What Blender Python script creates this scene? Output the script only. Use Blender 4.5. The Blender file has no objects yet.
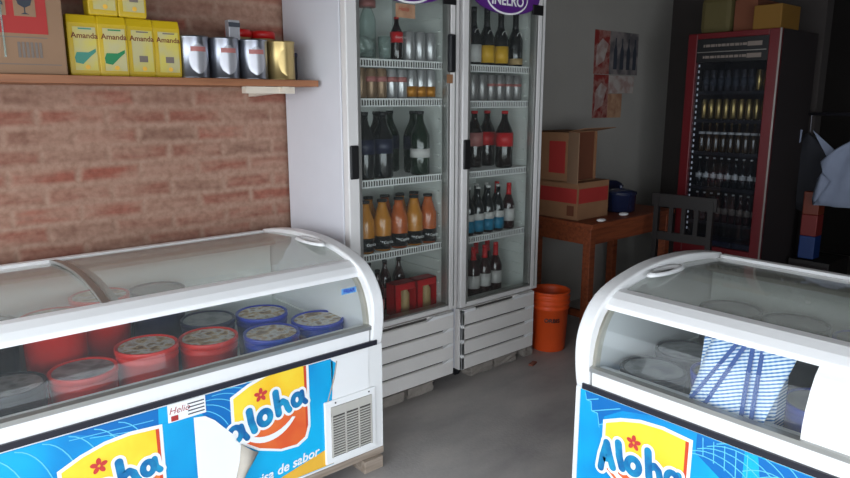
import bpy, bmesh, math, random
from mathutils import Vector, Matrix
random.seed(7)
PI = math.pi
col = bpy.context.scene.collection

# ------------------------------------------------------------------ materials
def new_mat(name):
    m = bpy.data.materials.new(name); m.use_nodes = True
    nt = m.node_tree; b = nt.nodes['Principled BSDF']
    return m, nt, b

def srgb(r, g, b):
    f = lambda c: (c / 255 / 12.92) if c / 255 <= .04045 else ((c / 255 + .055) / 1.055) ** 2.4
    return (f(r), f(g), f(b), 1)

def plain(name, rgb, rough=.5, metal=0, var=.06, vs=6, bump=0, bs=40, coat=0, alpha=None, trans=0):
    m, nt, b = new_mat(name)
    c = srgb(*rgb)
    tc = nt.nodes.new('ShaderNodeTexCoord')
    n = nt.nodes.new('ShaderNodeTexNoise'); n.inputs['Scale'].default_value = vs; n.inputs['Detail'].default_value = 5
    nt.links.new(tc.outputs['Object'], n.inputs['Vector'])
    mx = nt.nodes.new('ShaderNodeMix'); mx.data_type = 'RGBA'
    lo = [max(0, x * (1 - var * 2.2)) for x in c[:3]] + [1]; hi = [min(1, x * (1 + var)) for x in c[:3]] + [1]
    mx.inputs[6].default_value = lo; mx.inputs[7].default_value = hi
    nt.links.new(n.outputs['Fac'], mx.inputs[0]); nt.links.new(mx.outputs[2], b.inputs['Base Color'])
    b.inputs['Roughness'].default_value = rough; b.inputs['Metallic'].default_value = metal
    b.inputs['Coat Weight'].default_value = coat
    if trans: b.inputs['Transmission Weight'].default_value = trans
    if bump:
        n2 = nt.nodes.new('ShaderNodeTexNoise'); n2.inputs['Scale'].default_value = bs; n2.inputs['Detail'].default_value = 6
        nt.links.new(tc.outputs['Object'], n2.inputs['Vector'])
        bp = nt.nodes.new('ShaderNodeBump'); bp.inputs['Strength'].default_value = bump; bp.inputs['Distance'].default_value = .01
        nt.links.new(n2.outputs['Fac'], bp.inputs['Height']); nt.links.new(bp.outputs['Normal'], b.inputs['Normal'])
    return m

def ramp(nt, src, stops):
    r = nt.nodes.new('ShaderNodeValToRGB'); e = r.color_ramp.elements
    while len(e) < len(stops): e.new(.5)
    for i, (p, c) in enumerate(stops): e[i].position = p; e[i].color = c
    nt.links.new(src, r.inputs[0]); return r

def blotch(name, stops, scale=18, rough=.45, detail=4):
    m, nt, b = new_mat(name)
    tc = nt.nodes.new('ShaderNodeTexCoord'); n = nt.nodes.new('ShaderNodeTexNoise')
    n.inputs['Scale'].default_value = scale; n.inputs['Detail'].default_value = detail
    oi = nt.nodes.new('ShaderNodeObjectInfo'); va = nt.nodes.new('ShaderNodeVectorMath')
    nt.links.new(tc.outputs['Object'], va.inputs[0]); nt.links.new(oi.outputs['Random'], va.inputs[1])
    nt.links.new(va.outputs[0], n.inputs['Vector'])
    r = ramp(nt, n.outputs['Fac'], [(p, srgb(*c)) for p, c in stops])
    nt.links.new(r.outputs[0], b.inputs['Base Color']); b.inputs['Roughness'].default_value = rough
    return m

def glass(name, tint=(1, 1, 1), haze=.05, hazecol=(.7, .75, .72), ior=1.5):
    m = bpy.data.materials.new(name); m.use_nodes = True; nt = m.node_tree; nt.nodes.clear()
    out = nt.nodes.new('ShaderNodeOutputMaterial')
    tr = nt.nodes.new('ShaderNodeBsdfTransparent'); tr.inputs[0].default_value = (*tint, 1)
    gl = nt.nodes.new('ShaderNodeBsdfGlossy'); gl.inputs['Roughness'].default_value = .02
    df = nt.nodes.new('ShaderNodeBsdfDiffuse'); df.inputs[0].default_value = (*hazecol, 1)
    fr = nt.nodes.new('ShaderNodeFresnel')
    ge = nt.nodes.new('ShaderNodeNewGeometry'); mr = nt.nodes.new('ShaderNodeMapRange')   # leaving the pane reflects like entering it
    mr.inputs['To Min'].default_value = ior; mr.inputs['To Max'].default_value = 1 / ior
    nt.links.new(ge.outputs['Backfacing'], mr.inputs['Value']); nt.links.new(mr.outputs[0], fr.inputs[0])
    m1 = nt.nodes.new('ShaderNodeMixShader'); m1.inputs[0].default_value = haze
    nt.links.new(tr.outputs[0], m1.inputs[1]); nt.links.new(df.outputs[0], m1.inputs[2])
    m2 = nt.nodes.new('ShaderNodeMixShader')
    nt.links.new(fr.outputs[0], m2.inputs[0]); nt.links.new(m1.outputs[0], m2.inputs[1]); nt.links.new(gl.outputs[0], m2.inputs[2])
    nt.links.new(m2.outputs[0], out.inputs[0])
    return m

def brick_mat():
    m, nt, b = new_mat('brick_masonry')
    N = nt.nodes.new; Lk = nt.links.new
    tc = N('ShaderNodeTexCoord'); sp = N('ShaderNodeSeparateXYZ'); cb = N('ShaderNodeCombineXYZ')
    Lk(tc.outputs['Object'], sp.inputs[0]); Lk(sp.outputs['X'], cb.inputs['X']); Lk(sp.outputs['Z'], cb.inputs['Y'])
    wn = N('ShaderNodeTexNoise'); wn.inputs['Scale'].default_value = 9; wn.inputs['Detail'].default_value = 6
    Lk(cb.outputs[0], wn.inputs['Vector'])
    va = N('ShaderNodeVectorMath'); va.operation = 'MULTIPLY_ADD'
    va.inputs[1].default_value = (.03, .018, 0); Lk(wn.outputs['Color'], va.inputs[0]); Lk(cb.outputs[0], va.inputs[2])
    bt = N('ShaderNodeTexBrick'); Lk(va.outputs[0], bt.inputs['Vector'])
    bt.inputs['Scale'].default_value = 1; bt.inputs['Brick Width'].default_value = .27; bt.inputs['Row Height'].default_value = .083
    bt.inputs['Mortar Size'].default_value = .027; bt.inputs['Mortar Smooth'].default_value = 1; bt.inputs['Bias'].default_value = .05
    bt.inputs['Color1'].default_value = srgb(150, 82, 66); bt.inputs['Color2'].default_value = srgb(138, 104, 88)
    bt.inputs['Mortar'].default_value = srgb(164, 132, 114)
    n2 = N('ShaderNodeTexNoise'); n2.inputs['Scale'].default_value = 2.4; n2.inputs['Detail'].default_value = 6; n2.inputs['Roughness'].default_value = .55
    mp = N('ShaderNodeMapping'); mp.inputs['Scale'].default_value = (1.2, 4.2, 1); Lk(cb.outputs[0], mp.inputs[0]); Lk(mp.outputs[0], n2.inputs['Vector'])
    r2 = ramp(nt, n2.outputs['Fac'], [(.40, (0, 0, 0, 1)), (.58, (1, 1, 1, 1))])
    mx = N('ShaderNodeMix'); mx.data_type = 'RGBA'; mm = N('ShaderNodeMath'); mm.operation = 'MULTIPLY'; mm.inputs[1].default_value = .8
    Lk(r2.outputs[0], mm.inputs[0]); Lk(mm.outputs[0], mx.inputs[0])
    Lk(bt.outputs['Color'], mx.inputs[6]); mx.inputs[7].default_value = srgb(164, 130, 112)
    n3 = N('ShaderNodeTexNoise'); n3.inputs['Scale'].default_value = 34; n3.inputs['Detail'].default_value = 5; Lk(cb.outputs[0], n3.inputs['Vector'])
    r3 = ramp(nt, n3.outputs['Fac'], [(.3, srgb(215, 205, 200)), (.62, (1, 1, 1, 1))])
    mu = N('ShaderNodeMix'); mu.data_type = 'RGBA'; mu.blend_type = 'MULTIPLY'; mu.inputs[0].default_value = .8
    Lk(mx.outputs[2], mu.inputs[6]); Lk(r3.outputs[0], mu.inputs[7]); Lk(mu.outputs[2], b.inputs['Base Color'])
    bp = N('ShaderNodeBump'); bp.inputs['Strength'].default_value = .35; bp.inputs['Distance'].default_value = .006
    ad = N('ShaderNodeMath'); ad.operation = 'SUBTRACT'; Lk(n3.outputs['Fac'], ad.inputs[0]); Lk(bt.outputs['Fac'], ad.inputs[1])
    Lk(ad.outputs[0], bp.inputs['Height']); Lk(bp.outputs['Normal'], b.inputs['Normal']); b.inputs['Roughness'].default_value = .9
    return m

def wood_mat(name, a, c, scale=(1, 14, 14), rough=.55):
    m, nt, b = new_mat(name); N = nt.nodes.new; Lk = nt.links.new
    tc = N('ShaderNodeTexCoord'); mp = N('ShaderNodeMapping'); mp.inputs['Scale'].default_value = scale
    n = N('ShaderNodeTexNoise'); n.inputs['Scale'].default_value = 3; n.inputs['Detail'].default_value = 8; n.inputs['Distortion'].default_value = .6
    Lk(tc.outputs['Object'], mp.inputs[0]); Lk(mp.outputs[0], n.inputs['Vector'])
    r = ramp(nt, n.outputs['Fac'], [(.3, srgb(*a)), (.7, srgb(*c))]); Lk(r.outputs[0], b.inputs['Base Color'])
    b.inputs['Roughness'].default_value = rough
    return m

def weave_mat():
    m, nt, b = new_mat('blue_white_weave'); N = nt.nodes.new; Lk = nt.links.new
    tc = N('ShaderNodeTexCoord')
    mp = N('ShaderNodeMapping'); mp.inputs['Rotation'].default_value = (.0, .35, 0); Lk(tc.outputs['Object'], mp.inputs[0])
    w = []
    for d in ('X', 'Z'):
        t = N('ShaderNodeTexWave'); t.bands_direction = d; t.inputs['Scale'].default_value = 30 if d == 'Z' else 20; t.inputs['Distortion'].default_value = .4
        Lk(mp.outputs[0], t.inputs['Vector']); w.append(t)
    mm = N('ShaderNodeMath'); mm.operation = 'MULTIPLY'; mm.inputs[1].default_value = .8; Lk(w[1].outputs['Fac'], mm.inputs[0])
    ma = N('ShaderNodeMath'); ma.operation = 'MULTIPLY_ADD'; ma.inputs[1].default_value = .2; Lk(w[0].outputs['Fac'], ma.inputs[0]); Lk(mm.outputs[0], ma.inputs[2])
    r = ramp(nt, ma.outputs[0], [(.25, srgb(48, 118, 190)), (.6, srgb(235, 243, 250))]); Lk(r.outputs[0], b.inputs['Base Color'])
    b.inputs['Roughness'].default_value = .5
    return m

def ray_decal_mat():
    # printed sky blue artwork with paler concentric arcs
    m, nt, b = new_mat('blue_ray_print'); N = nt.nodes.new; Lk = nt.links.new
    tc = N('ShaderNodeTexCoord'); n = N('ShaderNodeTexNoise'); n.inputs['Scale'].default_value = 2.2; Lk(tc.outputs['Object'], n.inputs['Vector'])
    r = ramp(nt, n.outputs['Fac'], [(.4, srgb(2, 178, 232)), (.62, srgb(0, 136, 205))]); Lk(r.outputs[0], b.inputs['Base Color'])
    b.inputs['Roughness'].default_value = .35
    return m

def floor_mat():
    m, nt, b = new_mat('worn_concrete'); N = nt.nodes.new; Lk = nt.links.new
    tc = N('ShaderNodeTexCoord'); n = N('ShaderNodeTexNoise'); n.inputs['Scale'].default_value = 1.8; n.inputs['Detail'].default_value = 8; n.inputs['Roughness'].default_value = .6
    mp = N('ShaderNodeMapping'); mp.inputs['Scale'].default_value = (1, 2, 1); mp.inputs['Rotation'].default_value = (0, 0, .6)
    Lk(tc.outputs['Object'], mp.inputs[0]); Lk(mp.outputs[0], n.inputs['Vector'])
    r = ramp(nt, n.outputs['Fac'], [(.3, srgb(152, 147, 145)), (.55, srgb(176, 171, 167)), (.75, srgb(190, 184, 178))]); Lk(r.outputs[0], b.inputs['Base Color'])
    n2 = N('ShaderNodeTexNoise'); n2.inputs['Scale'].default_value = 60; n2.inputs['Detail'].default_value = 6; Lk(tc.outputs['Object'], n2.inputs['Vector'])
    bp = N('ShaderNodeBump'); bp.inputs['Strength'].default_value = .25; bp.inputs['Distance'].default_value = .005; Lk(n2.outputs['Fac'], bp.inputs['Height']); Lk(bp.outputs['Normal'], b.inputs['Normal'])
    b.inputs['Roughness'].default_value = .55
    return m

def emit(name, rgb, s):
    m, nt, b = new_mat(name); b.inputs['Emission Color'].default_value = srgb(*rgb); b.inputs['Emission Strength'].default_value = s
    return m

M = dict(
    brick=brick_mat(), floor=floor_mat(), plaster=plain('grey_plaster', (150, 146, 140), .9, var=.08, vs=2.5, bump=.2),
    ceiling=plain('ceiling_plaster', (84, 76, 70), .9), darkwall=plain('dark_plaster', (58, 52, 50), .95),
    white=plain('white_enamel', (233, 233, 232), .32, var=.02), whiteplastic=plain('white_plastic', (240, 240, 240), .35, var=.015),
    fridgewhite=plain('pale_grey_enamel', (216, 216, 222), .4, var=.03), doorwhite=plain('door_plastic', (222, 219, 217), .45, var=.04),
    grille=plain('grille_plastic', (232, 228, 224), .5, var=.04),
    liner=plain('freezer_liner', (244, 248, 243), .45, var=.05, vs=5), fliner=plain('cooler_liner', (226, 230, 226), .5),
    dark=plain('black_rubber', (22, 22, 26), .5), navy=plain('navy_strip', (28, 28, 40), .4),
    alu=plain('aluminium', (170, 170, 166), .35, .7), rimcream=plain('cream_plastic', (206, 200, 186), .5),
    lidglass=glass('lid_glass', (.97, .985, .97), .25, (.86, .89, .85)), frontglass=glass('front_glass', (.96, .98, .98), .03, (.6, .64, .66), 1.27),  # pale haze painted into the lid glass to brighten the freezer interior
    doorglass=glass('cooler_door_glass', (.95, .965, .955), .02, (.5, .54, .52)),
    shelf=wood_mat('varnished_board', (132, 82, 52), (168, 112, 76)), tablewood=wood_mat('red_brown_wood', (112, 52, 28), (150, 78, 44)),
    rawwood=wood_mat('weathered_timber', (128, 112, 98), (170, 156, 142)), darkwood=wood_mat('dark_wood', (16, 11, 10), (26, 18, 15)),
    batten=plain('painted_batten', (222, 212, 196), .6, var=.08),
    cardboard=plain('cardboard', (150, 118, 92), .85, var=.08, vs=4), cardboard2=plain('brown_cardboard', (150, 108, 76), .9, var=.1),
    boxin=plain('cardboard_inside', (110, 62, 40), .9),
    redprint=plain('red_print', (172, 48, 44), .7), inkprint=plain('dark_ink', (52, 56, 66), .7), greyprint=plain('grey_print', (122, 110, 102), .8),
    ylw=plain('yellow_pack', (206, 172, 20), .38, var=.08), cream=blotch('cream_pack_print', [(.35, (204, 188, 84)), (.6, (190, 180, 128))], 12), grn=plain('green_print', (22, 128, 74), .5), grn2=plain('teal_print', (64, 140, 120), .5),
    brn=plain('brown_lettering', (122, 64, 30), .6), tin=plain('tin', (160, 163, 172), .3, .95), gold=plain('gold_tin', (196, 172, 118), .34, .85),
    tinlabel=plain('silver_label', (190, 190, 196), .3, .5), red=plain('red_plastic', (226, 42, 32), .4), redlid=plain('red_lid', (196, 24, 24), .4),
    blue=plain('blue_plastic', (26, 56, 176), .4), nvy=plain('dark_blue_plastic', (30, 34, 62), .45), blk=plain('black_plastic', (34, 32, 36), .45),
    lidart=blotch('lid_picture', [(.36, (120, 92, 62)), (.46, (196, 170, 128)), (.54, (214, 214, 210)), (.66, (150, 128, 100))], 22),
    lidgrey=blotch('frosted_lid', [(.35, (96, 98, 100)), (.55, (142, 144, 143)), (.7, (112, 109, 108))], 16),
    sky=ray_decal_mat(), skydeep=plain('deep_blue_print', (0, 112, 190), .35), skylight=plain('pale_blue_line', (104, 206, 240), .4), cyan=plain('cyan_print', (0, 170, 228), .35),
    badgey=blotch('badge_yellow', [(.3, (250, 196, 30)), (.6, (252, 222, 60))], 5), badgeo=blotch('badge_orange', [(.35, (226, 92, 44)), (.65, (240, 132, 56))], 5),
    badger=plain('badge_red', (214, 72, 40), .4), pwhite=plain('white_print', (244, 244, 244), .4, var=.02), letter=blotch('letter_blue', [(.35, (0, 92, 156)), (.65, (20, 150, 196))], 14),
    flower=plain('flower_red', (206, 60, 56), .45), tape=plain('peeled_backing', (186, 178, 166), .7, var=.15, vs=12), amber=plain('amber_print', (240, 184, 60), .5),
    ventgrey=plain('vent_grey', (188, 184, 176), .55), ventdark=plain('vent_dark', (70, 66, 62), .7), weave=weave_mat(), strap=plain('navy_strap', (52, 84, 150), .7), paper=plain('white_paper', (250, 250, 250), .7, var=.01),
    cola=plain('cola_liquid', (24, 12, 12), .12, coat=.6), colared=plain('cola_red', (206, 26, 34), .4), greenglass=plain('dark_green_glass', (20, 40, 28), .1, coat=.6),
    blackglass=plain('black_glass', (18, 20, 24), .1, coat=.6), juice=plain('orange_juice', (196, 128, 40), .25, coat=.4), juice2=plain('peach_juice', (184, 92, 40), .25, coat=.4),
    wine=plain('dark_red_glass', (48, 14, 18), .12, coat=.5), lblwhite=plain('pale_label', (206, 204, 202), .5), lblblue=plain('turquoise_label', (26, 120, 156), .5), lblyel=plain('yellow_label', (226, 176, 40), .5),
    lblpink=plain('faded_red_label', (178, 112, 108), .5), can=plain('can_silver', (186, 186, 188), .28, .6), canamber=plain('can_amber', (196, 130, 30), .35, .3), canbrown=plain('can_tan', (150, 122, 96), .35, .4),
    clear=glass('clear_plastic', (.8, .88, .86), .25, (.6, .72, .68)), tan=plain('tan_jar', (190, 160, 110), .5), greycan=plain('grey_can', (150, 148, 148), .3, .5),
    purple=plain('purple_print', (92, 40, 128), .4), orangeb=plain('orange_bucket', (226, 84, 32), .42), coolred=plain('cooler_red', (96, 12, 20), .4), coolside=plain('cooler_side', (26, 16, 17), .9), cooltrim=plain('cooler_trim', (150, 144, 138), .35, .6),
    black=plain('black_panel', (16, 15, 17), .5), led=emit('led_strip', (225, 232, 255), .16), beer=plain('beer_bottle', (60, 42, 18), .12, coat=.6), beergold=plain('gold_can', (160, 136, 84), .25, .8), darkcan=plain('dark_can', (60, 58, 64), .3, .6),
    multired=plain('dim_red_pack', (112, 30, 26), .6), darkamber=plain('amber_carton', (120, 84, 22), .8), chip=plain('brick_chip', (140, 84, 68), .9),
    clothdark=plain('dark_cloth', (34, 34, 40), .9), clothpale=plain('pale_cloth', (128, 136, 156), .9, var=.12, vs=9), posterred=blotch('poster_red', [(.4, (130, 44, 40)), (.55, (150, 110, 102)), (.7, (120, 40, 34))], 14),
    postergrey=blotch('poster_grey', [(.4, (84, 80, 82)), (.6, (128, 120, 118))], 10), postertan=blotch('poster_tan', [(.4, (150, 108, 84)), (.6, (176, 140, 112))], 14), posterpink=blotch('poster_pink', [(.4, (150, 124, 118)), (.6, (170, 160, 154))], 14),
    bluepot=plain('dark_blue_enamel', (30, 38, 66), .25, coat=.5), multio=plain('orange_pack', (110, 44, 24), .5), multib=plain('blue_pack', (14, 46, 100), .5), cement=plain('grey_brick', (150, 142, 134), .9, var=.2, vs=14, bump=.5),
    blueseal=plain('blue_label', (110, 170, 225), .5), ovalgrey=plain('oval_grey', (140, 140, 136), .6), pavement=plain('pavement', (150, 146, 140), .9),
)

# ------------------------------------------------------------------ mesh helpers
def box(bm, x0, x1, y0, y1, z0, z1, mi=0):
    v = [bm.verts.new(p) for p in ((x0, y0, z0), (x1, y0, z0), (x1, y1, z0), (x0, y1, z0), (x0, y0, z1), (x1, y0, z1), (x1, y1, z1), (x0, y1, z1))]
    for f in ((0, 3, 2, 1), (4, 5, 6, 7), (0, 1, 5, 4), (1, 2, 6, 5), (2, 3, 7, 6), (3, 0, 4, 7)):
        bm.faces.new([v[i] for i in f]).material_index = mi
    return v
def lathe(bm, prof, seg=24, c=(0, 0, 0), mi=0, sx=1, sy=1):
    rings = []
    for r, z in prof:
        rings.append([bm.verts.new((c[0] + sx * r * math.cos(2 * PI * i / seg), c[1] + sy * r * math.sin(2 * PI * i / seg), c[2] + z)) for i in range(seg)])
    for a, b in zip(rings, rings[1:]):
        for i in range(seg):
            f = bm.faces.new((a[i], a[(i + 1) % seg], b[(i + 1) % seg], b[i])); f.smooth = True; f.material_index = mi
    if prof[0][0] > 1e-5: bm.faces.new(list(reversed(rings[0]))).material_index = mi
    if prof[-1][0] > 1e-5: bm.faces.new(rings[-1]).material_index = mi
def prism(bm, pts, axis, a, b, mi=0):
    """pts 2D polygon; extruded along axis from a to b. axis x: (y,z); axis y: (x,z); axis z: (x,y)"""
    def P(p, t): return {'x': (t, p[0], p[1]), 'y': (p[0], t, p[1]), 'z': (p[0], p[1], t)}[axis]
    A = [bm.verts.new(P(p, a)) for p in pts]; B = [bm.verts.new(P(p, b)) for p in pts]
    n = len(pts)
    bm.faces.new(A).material_index = mi; bm.faces.new(B).material_index = mi
    for i in range(n): bm.faces.new((A[i], A[(i + 1) % n], B[(i + 1) % n], B[i])).material_index = mi
def tube(bm, pts, r, seg=8, mi=0):
    pts = [Vector(p) for p in pts]; prev = None
    for i, p in enumerate(pts):
        d = (pts[min(i + 1, len(pts) - 1)] - pts[max(i - 1, 0)]).normalized()
        u = d.cross(Vector((0, 0, 1)));  u = d.cross(Vector((1, 0, 0))) if u.length < .1 else u
        u.normalize(); w = d.cross(u)
        ring = [bm.verts.new(p + (u * math.cos(2 * PI * k / seg) + w * math.sin(2 * PI * k / seg)) * r) for k in range(seg)]
        if prev:
            for k in range(seg):
                f = bm.faces.new((prev[k], prev[(k + 1) % seg], ring[(k + 1) % seg], ring[k])); f.smooth = True; f.material_index = mi
        else: bm.faces.new(ring)
        prev = ring
    bm.faces.new(list(reversed(prev)))
def obj(name, bm, mats, parent=None, loc=(0, 0, 0), bevel=0, smooth=False, rot=None):
    bmesh.ops.recalc_face_normals(bm, faces=bm.faces)
    me = bpy.data.meshes.new(name); bm.to_mesh(me); bm.free()
    for m in (mats if isinstance(mats, (list, tuple)) else [mats]): me.materials.append(m)
    o = bpy.data.objects.new(name, me); col.objects.link(o); o.location = loc
    if rot: o.rotation_euler = rot
    if parent: o.parent = parent
    if bevel:
        b = o.modifiers.new('Bevel', 'BEVEL'); b.width = bevel; b.segments = 2; b.limit_method = 'ANGLE'; b.angle_limit = .6
    if smooth:
        for p in me.polygons: p.use_smooth = True
    return o
def bx(*a, **k):
    bm = bmesh.new(); box(bm, *a, **k); return bm
def tag(o, label, cat, group=None):
    o['label'] = label; o['category'] = cat
    if group: o['group'] = group
    return o
def thing(name, label, cat, loc=(0, 0, 0), rotz=0, group=None):
    o = bpy.data.objects.new(name, None); o.empty_display_size = .05; col.objects.link(o)
    o.location = loc; o.rotation_euler = (0, 0, rotz); return tag(o, label, cat, group)
def struct(name, bm, m, **k):
    o = obj(name, bm, m, **k); o['kind'] = 'structure'; return o
def dup(root, loc, rotz=0, label=None, group=None):
    r = root.copy(); col.objects.link(r); r.location = loc; r.rotation_euler = (0, 0, rotz)
    if label: r['label'] = label
    if group: r['group'] = group
    for ch in list(root.children):
        c = ch.copy(); col.objects.link(c); c.parent = r
        for g in ch.children:
            d = g.copy(); col.objects.link(d); d.parent = c
    return r
def text_bm(s, size, shear=0, bold=0, spacing=1):
    cu = bpy.data.curves.new('lettering', 'FONT'); cu.body = s; cu.size = size; cu.offset = bold; cu.shear = shear; cu.space_character = spacing
    cu.align_x = 'CENTER'; cu.align_y = 'CENTER'; cu.resolution_u = 3
    t = bpy.data.objects.new('lettering', cu); col.objects.link(t)
    dg = bpy.context.evaluated_depsgraph_get(); me = bpy.data.meshes.new_from_object(t.evaluated_get(dg))
    bm = bmesh.new(); bm.from_mesh(me); bpy.data.objects.remove(t); bpy.data.meshes.remove(me)
    return bm
def split_obj(name, bm, mat, parent=None, **k):
    """one object for each separate piece of bm"""
    bm.verts.ensure_lookup_table(); seen = set(); out = []
    for v in bm.verts:
        if v in seen: continue
        isl = [v]; seen.add(v)
        for q in isl:
            for e in q.link_edges:
                w_ = e.other_vert(q)
                if w_ not in seen: seen.add(w_); isl.append(w_)
        nb = bmesh.new(); mp = {q: nb.verts.new(q.co) for q in isl}
        for f in {f for q in isl for f in q.link_faces}: nb.faces.new([mp[q] for q in f.verts])
        out.append(obj(name, nb, mat, parent, **k))
    bm.free(); return out
def front_text(name, s, size, c, mat, parent, rot=0, **k):
    """lettering on a plane facing local -y, centred at c=(x,y,z)"""
    bm = text_bm(s, size, **k)
    bmesh.ops.transform(bm, matrix=Matrix.Translation(c) @ Matrix.Rotation(-rot, 4, 'Y') @ Matrix.Rotation(PI / 2, 4, 'X'), verts=bm.verts)
    return obj(name, bm, mat, parent)
# flat print layers on a plane y = const, facing -y
def poly(bm, pts, y, mi=0):
    bm.faces.new([bm.verts.new((p[0], y, p[1])) for p in pts]).material_index = mi
def stroke(bm, pts, r, y, r1=None, seg=14):
    y0 = y
    n = len(pts); rr = [r + ((r1 if r1 is not None else r) - r) * i / max(1, n - 1) for i in range(n)]
    for i, p in enumerate(pts):
        y = y0 - i * 2.4e-5
        bm.faces.new([bm.verts.new((p[0] + rr[i] * math.cos(2 * PI * k / seg), y, p[1] + rr[i] * math.sin(2 * PI * k / seg))) for k in range(seg)])
        if i:
            q = pts[i - 1]; d = Vector((p[0] - q[0], p[1] - q[1]))
            if d.length < 1e-6: continue
            d.normalize(); nx, nz = -d.y, d.x; y -= 1.2e-5
            bm.faces.new([bm.verts.new(v) for v in ((q[0] + nx * rr[i - 1], y, q[1] + nz * rr[i - 1]), (p[0] + nx * rr[i], y, p[1] + nz * rr[i]), (p[0] - nx * rr[i], y, p[1] - nz * rr[i]), (q[0] - nx * rr[i - 1], y, q[1] - nz * rr[i - 1]))])
def arc(cx, cz, rx, rz, a0, a1, n=14):
    return [(cx + rx * math.cos(math.radians(a0 + (a1 - a0) * i / n)), cz + rz * math.sin(math.radians(a0 + (a1 - a0) * i / n))) for i in range(n + 1)]

# ------------------------------------------------------------------ setting
H = 2.85
struct('floor', bx(-.9, 8, -2.6, 3.4, -.1, 0), M['floor'])
struct('trim_1', bx(-6, -.9, -6, 8, -.14, -.02), M['pavement'])
struct('ceiling', bx(-.9, 8, -2.6, 3.4, H, H + .12), M['ceiling'])
struct('wall_left', bx(-.9, 1.95, 3.25, 3.4, 0, H), M['brick'])
struct('wall_back', bx(1.95, 8, 3.25, 3.4, 0, H), M['plaster'])
struct('wall_right', bx(2.3, 8, -2.6, -2.45, 0, H), M['plaster'])
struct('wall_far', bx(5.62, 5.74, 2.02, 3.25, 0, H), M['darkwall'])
struct('wall_front_unseen', bx(-1.0, -.9, -2.6, 3.4, 2.12, H), M['plaster'])  # unseen header added to lower the opening and darken the upper room
struct('trim_2', bx(-.9, 2.3, -2.6, -2.5, 2.05, H), M['plaster'])  # unseen header over the added side opening
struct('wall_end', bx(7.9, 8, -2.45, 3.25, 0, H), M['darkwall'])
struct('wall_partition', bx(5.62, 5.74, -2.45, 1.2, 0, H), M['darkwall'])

# ------------------------------------------------------------------ ice-cream display freezers
ARC = [(0, .57), (-.012, .62), (-.02, .70), (-.015, .77), (.01, .83), (.055, .885), (.12, .925), (.23, .957), (.40, .983), (.60, .985), (.78, .970), (.94, .945)]
def smooth_curve(P, n=5):
    out = []
    for i in range(len(P) - 1):
        p0, p1, p2, p3 = P[max(i - 1, 0)], P[i], P[i + 1], P[min(i + 2, len(P) - 1)]
        for k in range(n):
            t = k / n; out.append(tuple(.5 * (2 * p1[j] + (p2[j] - p0[j]) * t + (2 * p0[j] - 5 * p1[j] + 4 * p2[j] - p3[j]) * t * t + (3 * p1[j] - p0[j] - 3 * p2[j] + p3[j]) * t ** 3) for j in (0, 1)))
    return out + [P[-1]]
def arc_at(y):
    for (a, za), (b, zb) in zip(ARC[3:], ARC[4:]):
        if a <= y <= b: return za + (zb - za) * (y - a) / (b - a)
    return ARC[-1][1]
# the glass follows the same curve, set in from it
FG = [(.006, .655), (.008, .70), (.018, .75), (.038, .80), (.062, .838), (.095, .868)]
LID = [(.155, .905), (.23, .925), (.32, .940), (.42, .952), (.55, .955), (.68, .949), (.80, .939), (.90, .925)]

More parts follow.
